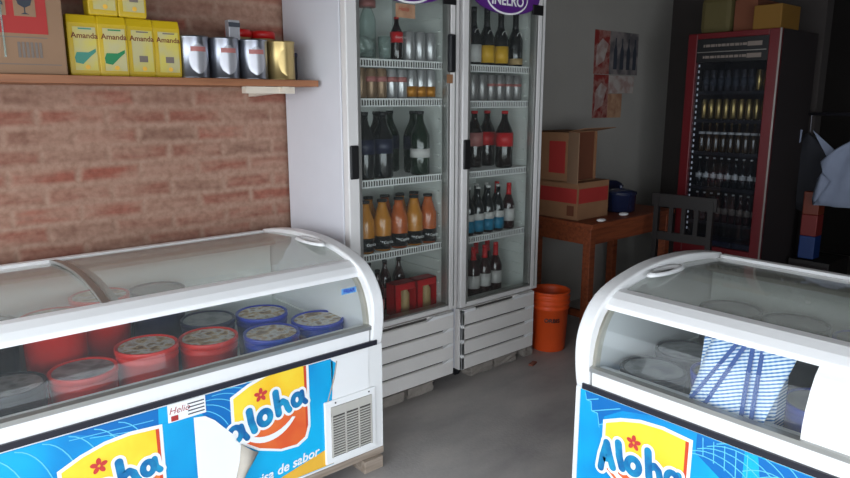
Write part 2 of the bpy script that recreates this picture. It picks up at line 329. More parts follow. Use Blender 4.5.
ARC = smooth_curve(ARC, 4); LID = smooth_curve(LID, 3)
def badge(dec, cx, cz, sc=1.0, word='aloha', clip=None, red=True):
    """yellow shield with orange smile, flower and brush lettering; centre (cx,cz)"""
    def T(p): return (cx + p[0] * sc, cz + p[1] * sc)
    def TT(l): return [T(p) for p in l]
    y = -.0012
    left = [(-.155, .10)]; top = [(-.155, .115), (-.09, .145), (-.02, .165), (.06, .172), (.155, .165)]
    bot = [(.155, -.09), (.14, -.135), (.10, -.155), (.03, -.15), (-.06, -.115), (-.13, -.065), (-.155, -.05)]
    outline = top + bot
    grow = lambda l, g: [((p[0] * (1 + g / .155)), (p[1] - .005) * (1 + g / .16) + .005) for p in l]
    bm = bmesh.new(); poly(bm, TT(grow(outline, .012)), y); o = obj('badge_edge', bm, M['pwhite'], dec)
    bm = bmesh.new(); poly(bm, TT(top + [(.155, 0), (-.155, 0)]), y - .0006); obj('badge_field', bm, M['badgey'], dec)
    bm = bmesh.new(); poly(bm, TT([(-.155, .0), (.155, .0)] + bot), y - .0006); obj('badge_field', bm, M['badgeo'], dec)
    if red:
        bm = bmesh.new(); poly(bm, TT([(.143, .165), (.155, .165), (.155, -.09), (.146, -.10)]), y - .001); obj('badge_edge', bm, M['badger'], dec)
    bm = bmesh.new(); sm = arc(-.02, .10, .16, .20, 222, 318, 14); inner = arc(-.02, .11, .16, .185, 318, 222, 14)
    poly(bm, TT(sm + inner[1:-1]), y - .0014); obj('smile', bm, M['pwhite'], dec)
    # letters (strokes in the badge's frame)
    dx = -.02
    if word == 'aloha':
        L = [[arc(-.155 + dx, -.035, .027, .034, 40, 400, 16), .0125], [[(-.127 + dx, -.005), (-.118 + dx, -.04), (-.10 + dx, -.068)], .0135],
             [[(-.085 + dx, .052), (-.078 + dx, .0), (-.064 + dx, -.045)], .0165], [arc(-.012 + dx, .0, .027, .031, 0, 360, 16), .0145],
             [[(.045 + dx, .10), (.05 + dx, .05), (.057 + dx, -.005)], .016], [[(.057 + dx, .035), (.078 + dx, .05), (.095 + dx, .037), (.103 + dx, .012), (.112 + dx, -.002)], .0145],
             [arc(.152 + dx, .036, .021, .027, 0, 360, 14), .0125], [[(.178 + dx, .066), (.182 + dx, .03), (.198 + dx, .012)], .0125]]
    else:
        L = [[[(-.165 + dx, -.075), (-.158 + dx, -.02), (-.142 + dx, .045)], .015], [[(-.142 + dx, .045), (-.128 + dx, .0), (-.108 + dx, -.05)], .0165], [[(-.155 + dx, -.03), (-.12 + dx, -.02)], .012],
             [[(-.088 + dx, .065), (-.08 + dx, .01), (-.064 + dx, -.035)], .0165], [arc(-.015 + dx, -.005, .027, .031, 0, 360, 16), .0145],
             [[(.045 + dx, .085), (.05 + dx, .04), (.057 + dx, -.02)], .016], [[(.057 + dx, .02), (.078 + dx, .035), (.095 + dx, .022), (.103 + dx, -.005), (.11 + dx, -.02)], .0145],
             [arc(.152 + dx, .012, .022, .028, 0, 360, 14), .0125], [[(.178 + dx, .04), (.182 + dx, .005), (.198 + dx, -.014)], .0125]]
    LS = .86; L = [([((q[0] + .012) * LS - .012 - .004, (q[1]) * LS + .004) for q in p], r * .88) for p, r in L]
    bm = bmesh.new()
    for k, (p, r) in enumerate(L): stroke(bm, TT(p), (r + .011) * sc, y - .0018 - k * 5e-6)
    obj('lettering_edge', bm, M['pwhite'], dec)
    for p, r in L:
        bm = bmesh.new(); stroke(bm, TT(p), r * sc, y - .0030); obj('lettering', bm, M['letter'], dec)
    fx, fz = (-.045, .10) if word == 'aloha' else (-.04, .085)
    bm = bmesh.new()
    for k in range(5):
        a = math.radians(90 + 72 * k); c = T((fx + .016 * math.cos(a), fz + .016 * math.sin(a)))
        pts = [(c[0] + sc * (.0125 * math.cos(t) * math.cos(a) - .008 * math.sin(t) * math.sin(a)), c[1] + sc * (.0125 * math.cos(t) * math.sin(a) + .008 * math.sin(t) * math.cos(a))) for t in [2 * PI * i / 12 for i in range(12)]]
        poly(bm, pts, y - .0026)
    obj('flower', bm, M['flower'], dec)

def make_freezer(name, label, loc, rotz, x0, x1, vis):
    """local: x along the front, y into depth, z up; vis = x of the end in view"""
    t = thing(name, label, 'freezer', loc, rotz)
    D = .93
    bm = bmesh.new()
    box(bm, x0, x1, 0, .05, .09, .572); box(bm, x0, x1, D - .05, D, .09, .93)
    box(bm, x0, x0 + .05, .05, D - .05, .09, .572); box(bm, x1 - .05, x1, .05, D - .05, .09, .572); box(bm, x0 + .05, x1 - .05, .05, D - .05, .09, .38)
    obj('cabinet', bm, M['white'], t)
    bm = bmesh.new()   # inner tub: floor, walls
    a, b = x0 + .07, x1 - .07
    box(bm, a, b, .07, D - .07, .39, .405); box(bm, a, b, .05, .07, .39, .60); box(bm, a, b, D - .09, D - .05, .39, .885)
    box(bm, x0 + .05, a, .05, D - .05, .39, .60); box(bm, b, x1 - .05, .05, D - .05, .39, .60)
    obj('inner_tub', bm, M['liner'], t)
    for i, (pa, pb) in enumerate(((x0, x0 + .06), (x1 - .06, x1))):
        bm = bmesh.new(); prism(bm, ARC + [(.94, .57)], 'x', pa, pb)
        o = obj('end_panel', bm, M['whiteplastic'], t, bevel=.008)
        ib = (pb + .001, pb + .012) if i == 0 else (pa - .012, pa - .001)   # inner trim strip that holds the front glass
        bm = bmesh.new()
        outer = FG; inner = [(y + .03, z - .006) for y, z in FG]
        prism(bm, outer + inner[::-1], 'x', *ib); tr = obj('glass_channel', bm, M['rimcream'], o)
        bm = bmesh.new()
        for y, z in (FG[1], FG[4]):
            lathe(bm, [(.004, 0), (.004, .004)], 8, (0, 0, 0))
        bm.free()
    # front rail below the glass and the dark bumper strip
    bm = bmesh.new(); prism(bm, [(-.004, .572), (-.004, .60), (-.006, .648), (.02, .655), (.06, .655), (.06, .572)], 'x', x0 + .07, x1 - .07); obj('front_rail', bm, M['whiteplastic'], t)
    bm = bmesh.new(); prism(bm, [(-.010, .648), (-.010, .664), (.012, .668), (.012, .648)], 'x', x0 + .06, x1 - .06); obj('glass_sill', bm, M['alu'], t)
    obj('bumper_strip', bx(x0 + .035, x1 - .035, -.014, -.0045, .576, .597), M['navy'], t)
    # front glass
    bm = bmesh.new(); th = [(y + .005, z - .002) for y, z in FG]; prism(bm, FG + th[::-1], 'x', x0 + .062, x1 - .062); obj('front_glass', bm, M['frontglass'], t)
    # bar between glass and lids
    bm = bmesh.new(); prism(bm, [(.075, .862), (.078, .880), (.10, .902), (.135, .920), (.17, .924), (.17, .905), (.13, .888), (.10, .866)], 'x', x0 + .057, x1 - .057); obj('top_bar', bm, M['whiteplastic'], t, bevel=.003)
    # back rim
    bm = bmesh.new(); box(bm, x0 + .07, x1 - .07, .895, .93, .885, .944); obj('back_rim', bm, M['whiteplastic'], t, bevel=.004)
    bm = bmesh.new(); box(bm, x0 + .06, x1 - .06, .80, .895, .888, .905); obj('lid_track', bm, M['rimcream'], t)
    # two sliding glass lids
    mid = vis - math.copysign(1.03, vis - (x0 + x1) / 2)
    spans = sorted([(x0 + .065, mid + .02, 0), (mid - .02, x1 - .065, .012)])
    for (a, b, dz) in spans:
        L = [(y, z + dz) for y, z in LID]; th = [(y, z - .004) for y, z in L]
        bm = bmesh.new(); prism(bm, L + th[::-1], 'x', a, b); lid = obj('sliding_lid', bm, M['lidglass'], t)
        for e in (a, b):
            if abs(e - mid) < .03:
                bm = bmesh.new(); prism(bm, [(y, z + .004) for y, z in L] + [(y, z - .008) for y, z in L][::-1], 'x', e - .011, e + .011); obj('lid_edge', bm, M['alu'], lid)
        hx = vis - math.copysign(.098, vis - (x0 + x1) / 2) if (abs(a - vis) < .2 or abs(b - vis) < .2) else (x0 + .12 if x1 < .5 else x1 - .12)
        bm = bmesh.new()   # scooped hand grip
        rng = 12
        for k in range(rng):
            pass
        pts_o = [(hx + .036 * math.cos(s) + .5 * (.1 * math.sin(s)) * (1 if x1 < .5 else -1) * 0, .40 + .125 * math.sin(s)) for s in [2 * PI * i / 20 for i in range(20)]]
        A = [bm.verts.new((p[0], p[1], .955 + dz)) for p in pts_o]
        B = [bm.verts.new((hx + (p[0] - hx) * .8, .40 + (p[1] - .40) * .85, .968 + dz)) for p in pts_o]
        C = [bm.verts.new((hx + (p[0] - hx) * .55 - .0, .40 + (p[1] - .40) * .7, .966 + dz)) for p in pts_o]
        Dv = [bm.verts.new((hx + (p[0] - hx) * .45, .40 + (p[1] - .40) * .6, .955 + dz)) for p in pts_o]
        for R0, R1 in ((A, B), (B, C), (C, Dv)):
            for i in range(20):
                f = bm.faces.new((R0[i], R0[(i + 1) % 20], R1[(i + 1) % 20], R1[i])); f.smooth = True
        bm.faces.new(Dv); bm.faces.new(A[::-1])
        obj('lid_handle', bm, M['whiteplastic'], lid)
    # timber skid
    bm = bmesh.new()
    for y in (.0, .40, .80): box(bm, x0 + .02, x1 + .004, y, y + .07, .055, .088)
    for x in (x0 + .10, (x0 + x1) / 2, x1 - .115): box(bm, x, x + .10, -.02, .88, .0, .055)
    obj('skid', bm, M['rawwood'], t, bevel=.003)
    return t

f1 = make_freezer('display_freezer', 'white curved glass freezer full of red and blue tubs, standing along the brick wall', (1.68, 2.235, 0), 0, -1.72, 0, 0)
# artwork on its front: local x = world x - 1.68
dec = obj('decal', bx(-1.70, -.262, -.003, -.0005, .10, .566), M['cyan'], f1)
dec.data.materials[0] = M['sky']
# upper deep blue bands and pale arcs
bm = bmesh.new(); poly(bm, [(-1.24, .566), (-.96, .566), (-.965, .455), (-1.02, .485), (-1.10, .51)], -.0034); poly(bm, [(-.86, .566), (-.40, .566), (-.58, .535), (-.69, .50), (-.70, .40), (-.78, .46)], -.0034)
split_obj('deep_panel', bm, M['skydeep'], dec)
for k in range(9):
    x = -1.68 + k * .075
    bm = bmesh.new(); stroke(bm, arc(x - .02, .30, .12, .26, 15, 85, 8), .0016, -.0038, seg=6); obj('pale_line', bm, M['skylight'], dec)
for k in range(6): bm = bmesh.new(); stroke(bm, arc(-.86 - .0 + .035 * k, .36 + .012 * k, .16, .16, 25, 95, 8), .0014, -.0038, seg=6); obj('pale_line', bm, M['skylight'], dec)
for k in range(4): bm = bmesh.new(); stroke(bm, [(-1.24 + .06 * k, .545 - .012 * k), (-.98, .53 - .028 * k)], .0013, -.0038, seg=6); obj('pale_line', bm, M['skylight'], dec)
d1 = obj('logo', bx(-.545 - .001, -.545 + .001, -.0045, -.004, .40, .402), M['pwhite'], dec)
badge(f1, -.535, .405, 1.0, 'aloha')
badge(f1, -1.118, .330, 1.0, 'aloha')
# lift the printed artwork off the panel
for c in list(f1.children):
    if c.name.split('.')[0] in ('badge_edge', 'badge_field', 'smile', 'lettering_edge', 'lettering', 'flower'):
        c.parent = dec; c.location.y = -.003
o = front_text('slogan', 'Sonrisa de sabor', .055, (-.52, -.0045, .165), M['pwhite'], dec, rot=.10, shear=.25, bold=.0012)
bm = bmesh.new(); poly(bm, [(-.64, .103), (-.262, .103), (-.262, .175), (-.30, .178)], -.0040); obj('amber_corner', bm, M['amber'], dec)
# unprinted strips left and right of the artwork: the sheet ends short and is peeled
bm = bmesh.new(); poly(bm, [(-.842, .497), (-.80, .49), (-.765, .462), (-.73, .42), (-.70, .385), (-.672, .33), (-.66, .29), (-.69, .20), (-.74, .102), (-.842, .102)], -.0075); obj('torn_patch', bm, M['pwhite'], dec)
bm = bmesh.new()   # curled flap of the torn sheet
fl = [(-.672, .335), (-.64, .31), (-.602, .278), (-.66, .25), (-.71, .19), (-.735, .14), (-.76, .102), (-.70, .102)]
prev = None
rows = []
for (a, b) in (((-.672, .335), (-.602, .278)), ((-.68, .27), (-.63, .24)), ((-.70, .20), (-.665, .20)), ((-.735, .12), (-.70, .15))):
    rows.append([bm.verts.new((a[0] + (b[0] - a[0]) * i / 6, -.009 - .022 * math.sin(PI * i / 6), a[1] + (b[1] - a[1]) * i / 6)) for i in range(7)])
for r0, r1 in zip(rows, rows[1:]):
    for i in range(6): bm.faces.new((r0[i], r0[i + 1], r1[i + 1], r1[i])).smooth = True
fo = obj('peeled_flap', bm, M['tape'], dec); sm_ = fo.modifiers.new('Solidify', 'SOLIDIFY'); sm_.thickness = .002
obj('blank_front', bx(-.262, -.075, -.0025, -.0006, .10, .566), M['whiteplastic'], f1)
bm = bmesh.new(); poly(bm, [(-.262, .562), (-.255, .552), (-.256, .50), (-.300, .377), (-.262, .40)], -.0042)
poly(bm, [(-.262, .562), (-.235, .54), (-.262, .46)], -.0042); obj('torn_edge', bm, M['cyan'], dec)
bm = bmesh.new(); stroke(bm, [(-.236, .55), (-.25, .48), (-.285, .385)], .003, -.005); obj('torn_edge', bm, M['tape'], dec)
# vent grille at the right end
vg = obj('vent_grille', bx(-.305, -.045, -.012, -.002, .108, .388), M['whiteplastic'], f1, bevel=.01)
obj('vent_recess', bx(-.275, -.07, -.0135, -.010, .135, .36), M['ventdark'], vg)
bm = bmesh.new()
for k in range(15): box(bm, -.272, -.073, -.018, -.012, .142 + k * .0118, .1475 + k * .0118)
for x in (-.275, -.208, -.140, -.076): box(bm, x, x + .006, -.019, -.012, .135, .33)
box(bm, -.275, -.07, -.018, -.012, .322, .36)
obj('vent_slats', bm, M['ventgrey'], vg)
bm = bmesh.new()
for x in (-.255, -.085): box(bm, x, x + .006, -.0145, -.011, .372, .378)
split_obj('screw', bm, M['dark'], vg)
# dealer sticker
st = obj('sticker', bx(-.93, -.795, -.006, -.0045, .503, .57), M['pwhite'], f1)
front_text('sticker_lettering', 'Helio', .034, (-.89, -.0065, .543), M['redprint'], st, rot=0, shear=.3)
bm = bmesh.new()
for k in range(4): box(bm, -.86, -.80, -.0072, -.006, .552 - k * .013, .556 - k * .013)
split_obj('sticker_lines', bm, M['inkprint'], st)
bm = bmesh.new(); box(bm, -.92, -.895, -.0072, -.006, .506, .525); obj('sticker_mark', bm, M['redprint'], st)
# maker's label inside the end wall seen through the glass
o = obj('maker_label', bx(-.165, -.092, .034, .036, .812, .836), M['blueseal'], f1)
o.data.transform(Matrix.Translation((0, 0, 0)))
o.location = (-.012, .0, .0)
front_text('maker_lettering', 'FRIAR', .022, (-.1285, .0325, .824), M['blue'], o, bold=.0008)
bpy.data.objects.remove(d1)

f2 = make_freezer('display_freezer', 'white curved glass freezer in the foreground with a blue woven bag behind its glass', (1.95, 1.41, 0), -PI / 2, 0, 1.62, 0)
dec2 = obj('decal', bx(.022, 1.60, -.003, -.0005, .10, .568), M['sky'], f2)
badge(f2, .292, .362, 1.0, 'Aloha', red=True)
badge(f2, .89, .375, 1.0, 'Aloha', red=True)
for c in list(f2.children):
    if c.name.split('.')[0] in ('badge_edge', 'badge_field', 'smile', 'lettering_edge', 'lettering', 'flower'):
        c.parent = dec2; c.location.y = -.003
bm = bmesh.new(); poly(bm, [(.045, .566), (.30, .566), (.20, .545), (.13, .50), (.11, .45), (.10, .50), (.075, .50), (.07, .535), (.05, .535)], -.0034)
poly(bm, [(.47, .566), (.62, .566), (.62, .48), (.60, .42), (.47, .50)], -.0034)
poly(bm, [(.66, .566), (1.2, .566), (.80, .52), (.68, .44)], -.0034); split_obj('deep_panel', bm, M['skydeep'], dec2)
bm = bmesh.new()
for pts in ([(.045, .56), (.05, .535), (.07, .535), (.075, .50), (.10, .50), (.11, .45)], [(.05, .535), (.10, .555)], [(.075, .50), (.19, .55)], [(.11, .46), (.15, .48)]): bm = bmesh.new(); stroke(bm, pts, .0016, -.0038, seg=6); obj('pale_line', bm, M['skylight'], dec2)
for k in range(6): bm = bmesh.new(); stroke(bm, arc(.50 + .03 * k, .33 + .02 * k, .17, .17, 40, 120, 8), .0015, -.0038, seg=6); obj('pale_line', bm, M['skylight'], dec2)
for k in range(5): bm = bmesh.new(); stroke(bm, [(.49 + .035 * k, .56), (.495 + .035 * k, .50 - .01 * k)], .0015, -.0038, seg=6); obj('pale_line', bm, M['skylight'], dec2)
for k in range(5): bm = bmesh.new(); stroke(bm, arc(.70 + .05 * k, .33, .16, .2, 40, 120, 8), .0015, -.0038, seg=6); obj('pale_line', bm, M['skylight'], dec2)
front_text('slogan', 'Sonrisa de sabor', .062, (.34, -.0045, .150), M['pwhite'], dec2, rot=.10, shear=.25, bold=.0012)

# ------------------------------------------------------------------ ice cream tubs
def make_tub(name, label, body, art, h=.235, r=.1165, loc=(0, 0, 0), group=None):
    t = thing(name, label, 'tub', loc, 0, group)
    bm = bmesh.new(); lathe(bm, [(r * .86, 0), (r * .88, .004), (r * .955, h - .05), (r * .975, h - .048), (r * .975, h - .038), (r * .96, h - .036), (r * .965, h - .022)], 32); obj('bucket', bm, body, t)
    bm = bmesh.new(); lathe(bm, [(r * .97, h - .024), (r, h - .022), (r, h - .002), (r * .985, h), (r * .93, h), (r * .915, h - .006), (0.0001, h - .006)], 32); obj('lid', bm, body, t)
    bm = bmesh.new(); lathe(bm, [(r * .88, h - .0058), (r * .88, h - .0045)], 28); obj('lid_picture', bm, art, t)
    return t
TUBS = [  # colour, x, y, top, label
    ('red', .755, 2.955, .805, 'red tub at the back seen through the lid, right beside the lid edge'),
    ('nvy', .99, 2.955, .79, 'dark blue tub at the back, right of the lid edge against the rear wall'),
    ('blk', .33, 2.93, .775, 'dark tub at the back left of the wall freezer'),
    ('red', .55, 2.83, .79, 'tall red tub in the second row left of the lid edge'),
    ('blk', .34, 2.56, .655, 'black tub with a greyish lid, front row far left'),
    ('red', .575, 2.56, .65, 'red tub with a grey lid, front row against the glass beside the black tub'),
    ('red', .81, 2.58, .68, 'large orange red tub with a mottled lid in the front row middle'),
    ('red', 1.05, 2.565, .662, 'bright red tub next to the blue tubs'),
    ('nvy', 1.14, 2.78, .665, 'navy tub behind the bright red tub'),
    ('blue', 1.375, 2.735, .655, 'blue tub at the back of the blue trio'),
    ('blue', 1.285, 2.475, .65, 'blue tub nearest the front glass beside the red tub'),
    ('blue', 1.528, 2.505, .65, 'rightmost blue tub beside the end wall of the freezer')]
for c, x, y, zt, lb in TUBS:
    make_tub('ice_cream_tub', lb, M[c], M['lidgrey'] if c in ('blk', 'nvy') or 'grey lid' in lb else M['lidart'], h=zt - .405, loc=(x, y, .405), group='ice cream tubs in the wall freezer')
TUBS2 = [('blk', 2.615, 1.17, .79, 'dark rimmed tub at the back left under the sliding lid'), ('blk', 2.62, .93, .79, 'dark rimmed tub at the back, beside the corner of the bag'), ('blue', 2.63, .685, .785, 'blue rimmed tub at the back right, cut by the picture edge'),
         ('blk', 2.14, 1.215, .65, 'grey lidded tub at the front left corner behind the glass'), ('blk', 2.376, 1.215, .66, 'grey lidded tub in the middle left of the foreground freezer'), ('blue', 2.245, 1.0, .67, 'blue tub half hidden by the woven bag'),
         ('blue', 2.22, .68, .68, 'bright blue tub right of the woven bag')]
for c, x, y, zt, lb in TUBS2:
    make_tub('ice_cream_tub', lb, M[c], M['lidgrey'], h=zt - .405, loc=(x, y, .405), group='ice cream tubs in the foreground freezer')
# grey oval lump at the rear of the freezer floor
bm = bmesh.new()
bmesh.ops.create_icosphere(bm, subdivisions=3, radius=1)
for v in bm.verts: v.co = Vector((v.co.x * .085, v.co.y * .04, v.co.z * .02 + .004 * math.sin(9 * v.co.x + 5 * v.co.y)))
for f in bm.faces: f.smooth = True
tag(obj('grey_oval', bm, M['ovalgrey'], None, (1.36, 3.03, .425)), 'small grey oval object lying at the back of the freezer floor', 'scrap')

# woven bag behind the front glass of the foreground freezer; built standing, local x = along the glass
bag = thing('woven_bag', 'blue and white woven bag with dark blue straps leaning behind the front glass', 'bag', (1.95, 1.41, 0), -PI / 2)
def lean(z): return .035 + (z - .62) * .26
bm = bmesh.new(); nx, nz = 14, 10; F = []
for j in range(nz + 1):
    z = .60 + .262 * j / nz; row = []
    for i in range(nx + 1):
        u = i / nx; xl = .395 + .055 * (j / nz); xr = .635 + .065 * (j / nz)
        row.append(bm.verts.new((xl + (xr - xl) * u, lean(z) + .006 * math.sin(u * 9 + j * .5), z)))
    F.append(row)
for j in range(nz):
    for i in range(nx): bm.faces.new((F[j][i], F[j][i + 1], F[j + 1][i + 1], F[j + 1][i])).smooth = True
pnl = obj('bag_panel', bm, M['weave'], bag); s = pnl.modifiers.new('Solidify', 'SOLIDIFY'); s.thickness = .004; s.offset = 1
bm = bmesh.new()   # gusseted back and base
prism(bm, [(.07, .53), (.16, .53), (.16, .845), (.115, .845)], 'x', .41, .66); obj('bag_body', bm, M['weave'], bag)
for (a, b) in (((.525, .858), (.405, .63)), ((.55, .858), (.445, .60)), ((.575, .858), (.585, .61)), ((.605, .858), (.615, .61))):
    bm = bmesh.new(); w = .0065; n = 8; prevv = None
    for i in range(n + 1):
        x = a[0] + (b[0] - a[0]) * i / n; z = a[1] + (b[1] - a[1]) * i / n; y = lean(z) - .009 - .003 * math.sin(PI * i / n)
        v = (bm.verts.new((x - w, y, z)), bm.verts.new((x + w, y, z)))
        if prevv: bm.faces.new((prevv[0], prevv[1], v[1], v[0]))
        prevv = v
    o = obj('strap', bm, M['strap'], bag); s = o.modifiers.new('Solidify', 'SOLIDIFY'); s.thickness = .002
# white sheet on the glass
bm = bmesh.new(); FO = [(y - .006, z + .001) for y, z in FG]; FI = [(y - .004, z + .001) for y, z in FG]
prism(bm, FO + FI[::-1], 'x', .765, 1.45)
tag(obj('paper_sheet', bm, M['paper'], None, (1.95, 1.41, 0), rot=(0, 0, -PI / 2)), 'large white sheet covering the right part of the front glass', 'sheet')

# ------------------------------------------------------------------ wall shelf and its goods
ZS = 1.692
sh = thing('wall_shelf', 'long varnished wooden shelf board on the brick wall', 'shelf', (0, 2.87, 0))
obj('board', bx(-.3, 1.80, 0, .378, ZS - .03, ZS), M['shelf'], sh, bevel=.002)
for x in (1.62, .2):
    bm = bmesh.new(); prism(bm, [(.03, ZS - .031), (.375, ZS - .031), (.375, ZS - .075), (.03, ZS - .055)], 'x', x, x + .035); obj('bracket', bm, M['batten'], sh)
obj('bracket_batten', bx(1.45, 1.70, .055, .10, ZS - .062, ZS - .0315), M['batten'], sh)

bxn = thing('cardboard_carton', 'large cardboard carton with a red printed panel on the shelf', 'box', (.05, 2.90, ZS))
obj('carton_body', bx(0, .66, 0, .33, 0, .42), M['cardboard'], bxn, bevel=.004)
rp = obj('red_panel', bx(.03, .605, -.002, -.0003, .145, .385), M['redprint'], bxn)
bm = bmesh.new()
for x in (.405, .50): box(bm, x, x + .07, -.0035, -.002, .205, .275)
split_obj('symbol_field', bm, M['cardboard'], rp)
bm = bmesh.new()   # umbrella and glass handling symbols
poly(bm, [(.412, .24)] + arc(.44, .24, .028, .026, 180, 0, 10), -.0042); poly(bm, [(.438, .24), (.442, .24), (.442, .212), (.438, .212)], -.0042)
poly(bm, [(.508, .27), (.562, .27), (.555, .245), (.537, .235), (.537, .218), (.549, .212), (.521, .212), (.533, .218), (.533, .235), (.515, .245)], -.0042)
split_obj('symbol', bm, M['inkprint'], rp)
bm = bmesh.new()
for k in range(6): box(bm, .50 + k * .014, .509 + k * .014, -.002, -.0003, .06, .115)
box(bm, .02, .60, -.002, -.0003, .13, .133); box(bm, .02, .64, -.002, -.0003, .035, .038); split_obj('printed_code', bm, M['greyprint'], bxn)
bm = bmesh.new(); box(bm, .455, .461, -.0055, -.0045, .06, .25); obj('tape_strip', bm, M['clear'], bxn)

def make_pack(kind, label, loc, rz=0):
    t = thing('yerba_pack', label, 'packet', loc, rz, 'yellow packs on the wall shelf')
    w, d, h = .112, .066, .232
    bm = bmesh.new()
    for z, s in ((0, .96), (.01, 1), (.1, 1.02), (.2, 1), (h, .93)):
        pass
    rings = []
    for z, s, q in ((0, .95, .95), (.012, 1, 1), (.11, 1.02, 1.08), (.2, 1, 1), (h, .96, .75)):
        rings.append([bm.verts.new((sx * w / 2 * s, d / 2 + sy * d / 2 * q, z)) for sx, sy in ((-1, -1), (1, -1), (1, 1), (-1, 1))])
    for a, b in zip(rings, rings[1:]):
        for i in range(4): bm.faces.new((a[i], a[(i + 1) % 4], b[(i + 1) % 4], b[i]))
    bm.faces.new(rings[0]); bm.faces.new(rings[-1])
    obj('packet', bm, M['ylw'], t, bevel=.005)
    y = -.0042
    bm = bmesh.new(); box(bm, -.038, .045, y - .001, y, .022, .185); lab = obj('front_print', bm, M['cream'], t)
    front_text('pack_lettering', 'Amanda', .029, (.003, y - .0018, .152), M['brn'], lab, bold=.0006)
    bm = bmesh.new(); box(bm, -.018, .03, y - .002, y - .001, .176, .181)
    if kind < 2:
        poly(bm, [(-.035, .05), (-.01, .045), (.02, .075), (.04, .092), (.04, .105), (.012, .09), (-.03, .09), (-.038, .07)], y - .002)
    else: poly(bm, [(-.012, .06), (.022, .06), (.022, .085), (-.012, .085)], y - .002)
    split_obj('pack_picture', bm, [M['grn2'], M['grn'], M['greyprint'], M['greyprint']][kind], lab)
    bm = bmesh.new(); lathe(bm, [(.009, 0), (.009, .001)], 12)
    bmesh.ops.transform(bm, matrix=Matrix.Translation((.006, y - .0022, .034)) @ Matrix.Rotation(PI / 2, 4, 'X'), verts=bm.verts)
    obj('seal', bm, M['amber'], lab)
    return t
packs = [(0, .785, 2.94, ZS, 'yellow pack with teal picture beside the carton'), (1, .893, 2.935, ZS, 'yellow pack with a bright green picture, second from the carton'),
         (2, 1.003, 2.942, ZS, 'yellow pack with a small grey square, third from the carton'), (3, 1.112, 2.945, ZS, 'yellow pack beside the silver tins')]
for k, x, y, z, lb in packs: make_pack(k, lb, (x, y, z), random.uniform(-.04, .04))
for k, x, lb in ((2, .87, 'left yellow pack of the two stacked on top'), (3, .982, 'right yellow pack of the two stacked on top')): make_pack(k, lb, (x, 2.945, ZS + .233), 0)
tag(obj('dark_packet', bx(0, .09, 0, .06, 0, .2), M['darkwood'], None, (.735, 3.06, ZS), bevel=.006), 'dark packet behind the first yellow pack next to the carton', 'packet')

def make_tin(label, loc, body, gold=False):
    t = thing('food_tin', label, 'tin', loc, random.uniform(-.2, .2), 'tins on the wall shelf')
    r, h = .0705, .178
    bm = bmesh.new(); lathe(bm, [(r * .97, 0), (r, .003), (r, .006), (r * .97, .009), (r * .97, h - .012), (r, h - .008), (r, h), (r * .95, h), (r * .94, h - .006), (.0001, h - .006)], 32); obj('tin_body', bm, body, t)
    # oval label wrapped on the front, slightly proud
    bm = bmesh.new(); n = 9; G = []
    for j in range(9):
        v = -1 + 2 * j / 8; half = .62 * math.sqrt(max(0, 1 - v * v * .97)); row = []
        for i in range(n):
            a = -PI / 2 + half * (-1 + 2 * i / (n - 1)); row.append(bm.verts.new((r * .985 * math.cos(a), r * .985 * math.sin(a), .082 + .062 * v)))
        G.append(row)
    for j in range(8):
        for i in range(n - 1): bm.faces.new((G[j][i], G[j][i + 1], G[j + 1][i + 1], G[j + 1][i])).smooth = True
    lb = obj('tin_label', bm, M['gold'] if gold else M['tinlabel'], t)
    if not gold:
        bm = bmesh.new(); G = []
        for z in (.112, .132):
            G.append([bm.verts.new((r * .995 * math.cos(a), r * .995 * math.sin(a), z)) for a in [-PI / 2 + .5 * (-1 + 2 * i / 8) for i in range(9)]])
        for i in range(8): bm.faces.new((G[0][i], G[0][i + 1], G[1][i + 1], G[1][i])).smooth = True
        obj('label_band', bm, M['lblpink'], lb)
    return t
for x, lb in ((1.232, 'silver tin with a red band beside the yellow packs'), (1.374, 'silver tin in the middle of the three'), (1.516, 'silver tin next to the gold tin')): make_tin(lb, (x, 2.98, ZS), M['tin'])
make_tin('gold tin at the end of the row of tins', (1.659, 2.98, ZS), M['gold'], True)
pb = thing('small_carton', 'small silver box standing on top of the silver tins', 'box', (1.425, 2.98, ZS + .173)); obj('box_body', bx(-.026, .026, -.02, .02, 0, .085), M['tinlabel'], pb, bevel=.002); obj('box_band', bx(-.027, .027, -.0215, -.02, .055, .075), M['inkprint'], pb)
for x, y, lb in ((1.66, 3.15, 'red lid standing behind the gold tin'), (1.53, 3.14, 'red lid behind the silver tin')):
    t = thing('red_lidded_jar', lb, 'jar', (x, y, ZS), 0, 'red lidded jars at the back of the shelf'); bm = bmesh.new(); lathe(bm, [(.056, 0), (.058, .20)], 24); obj('jar_body', bm, M['tan'], t)
    bm = bmesh.new(); lathe(bm, [(.062, .20), (.062, .228), (.055, .236), (0.001, .236)], 24); obj('jar_lid', bm, M['redlid'], t)

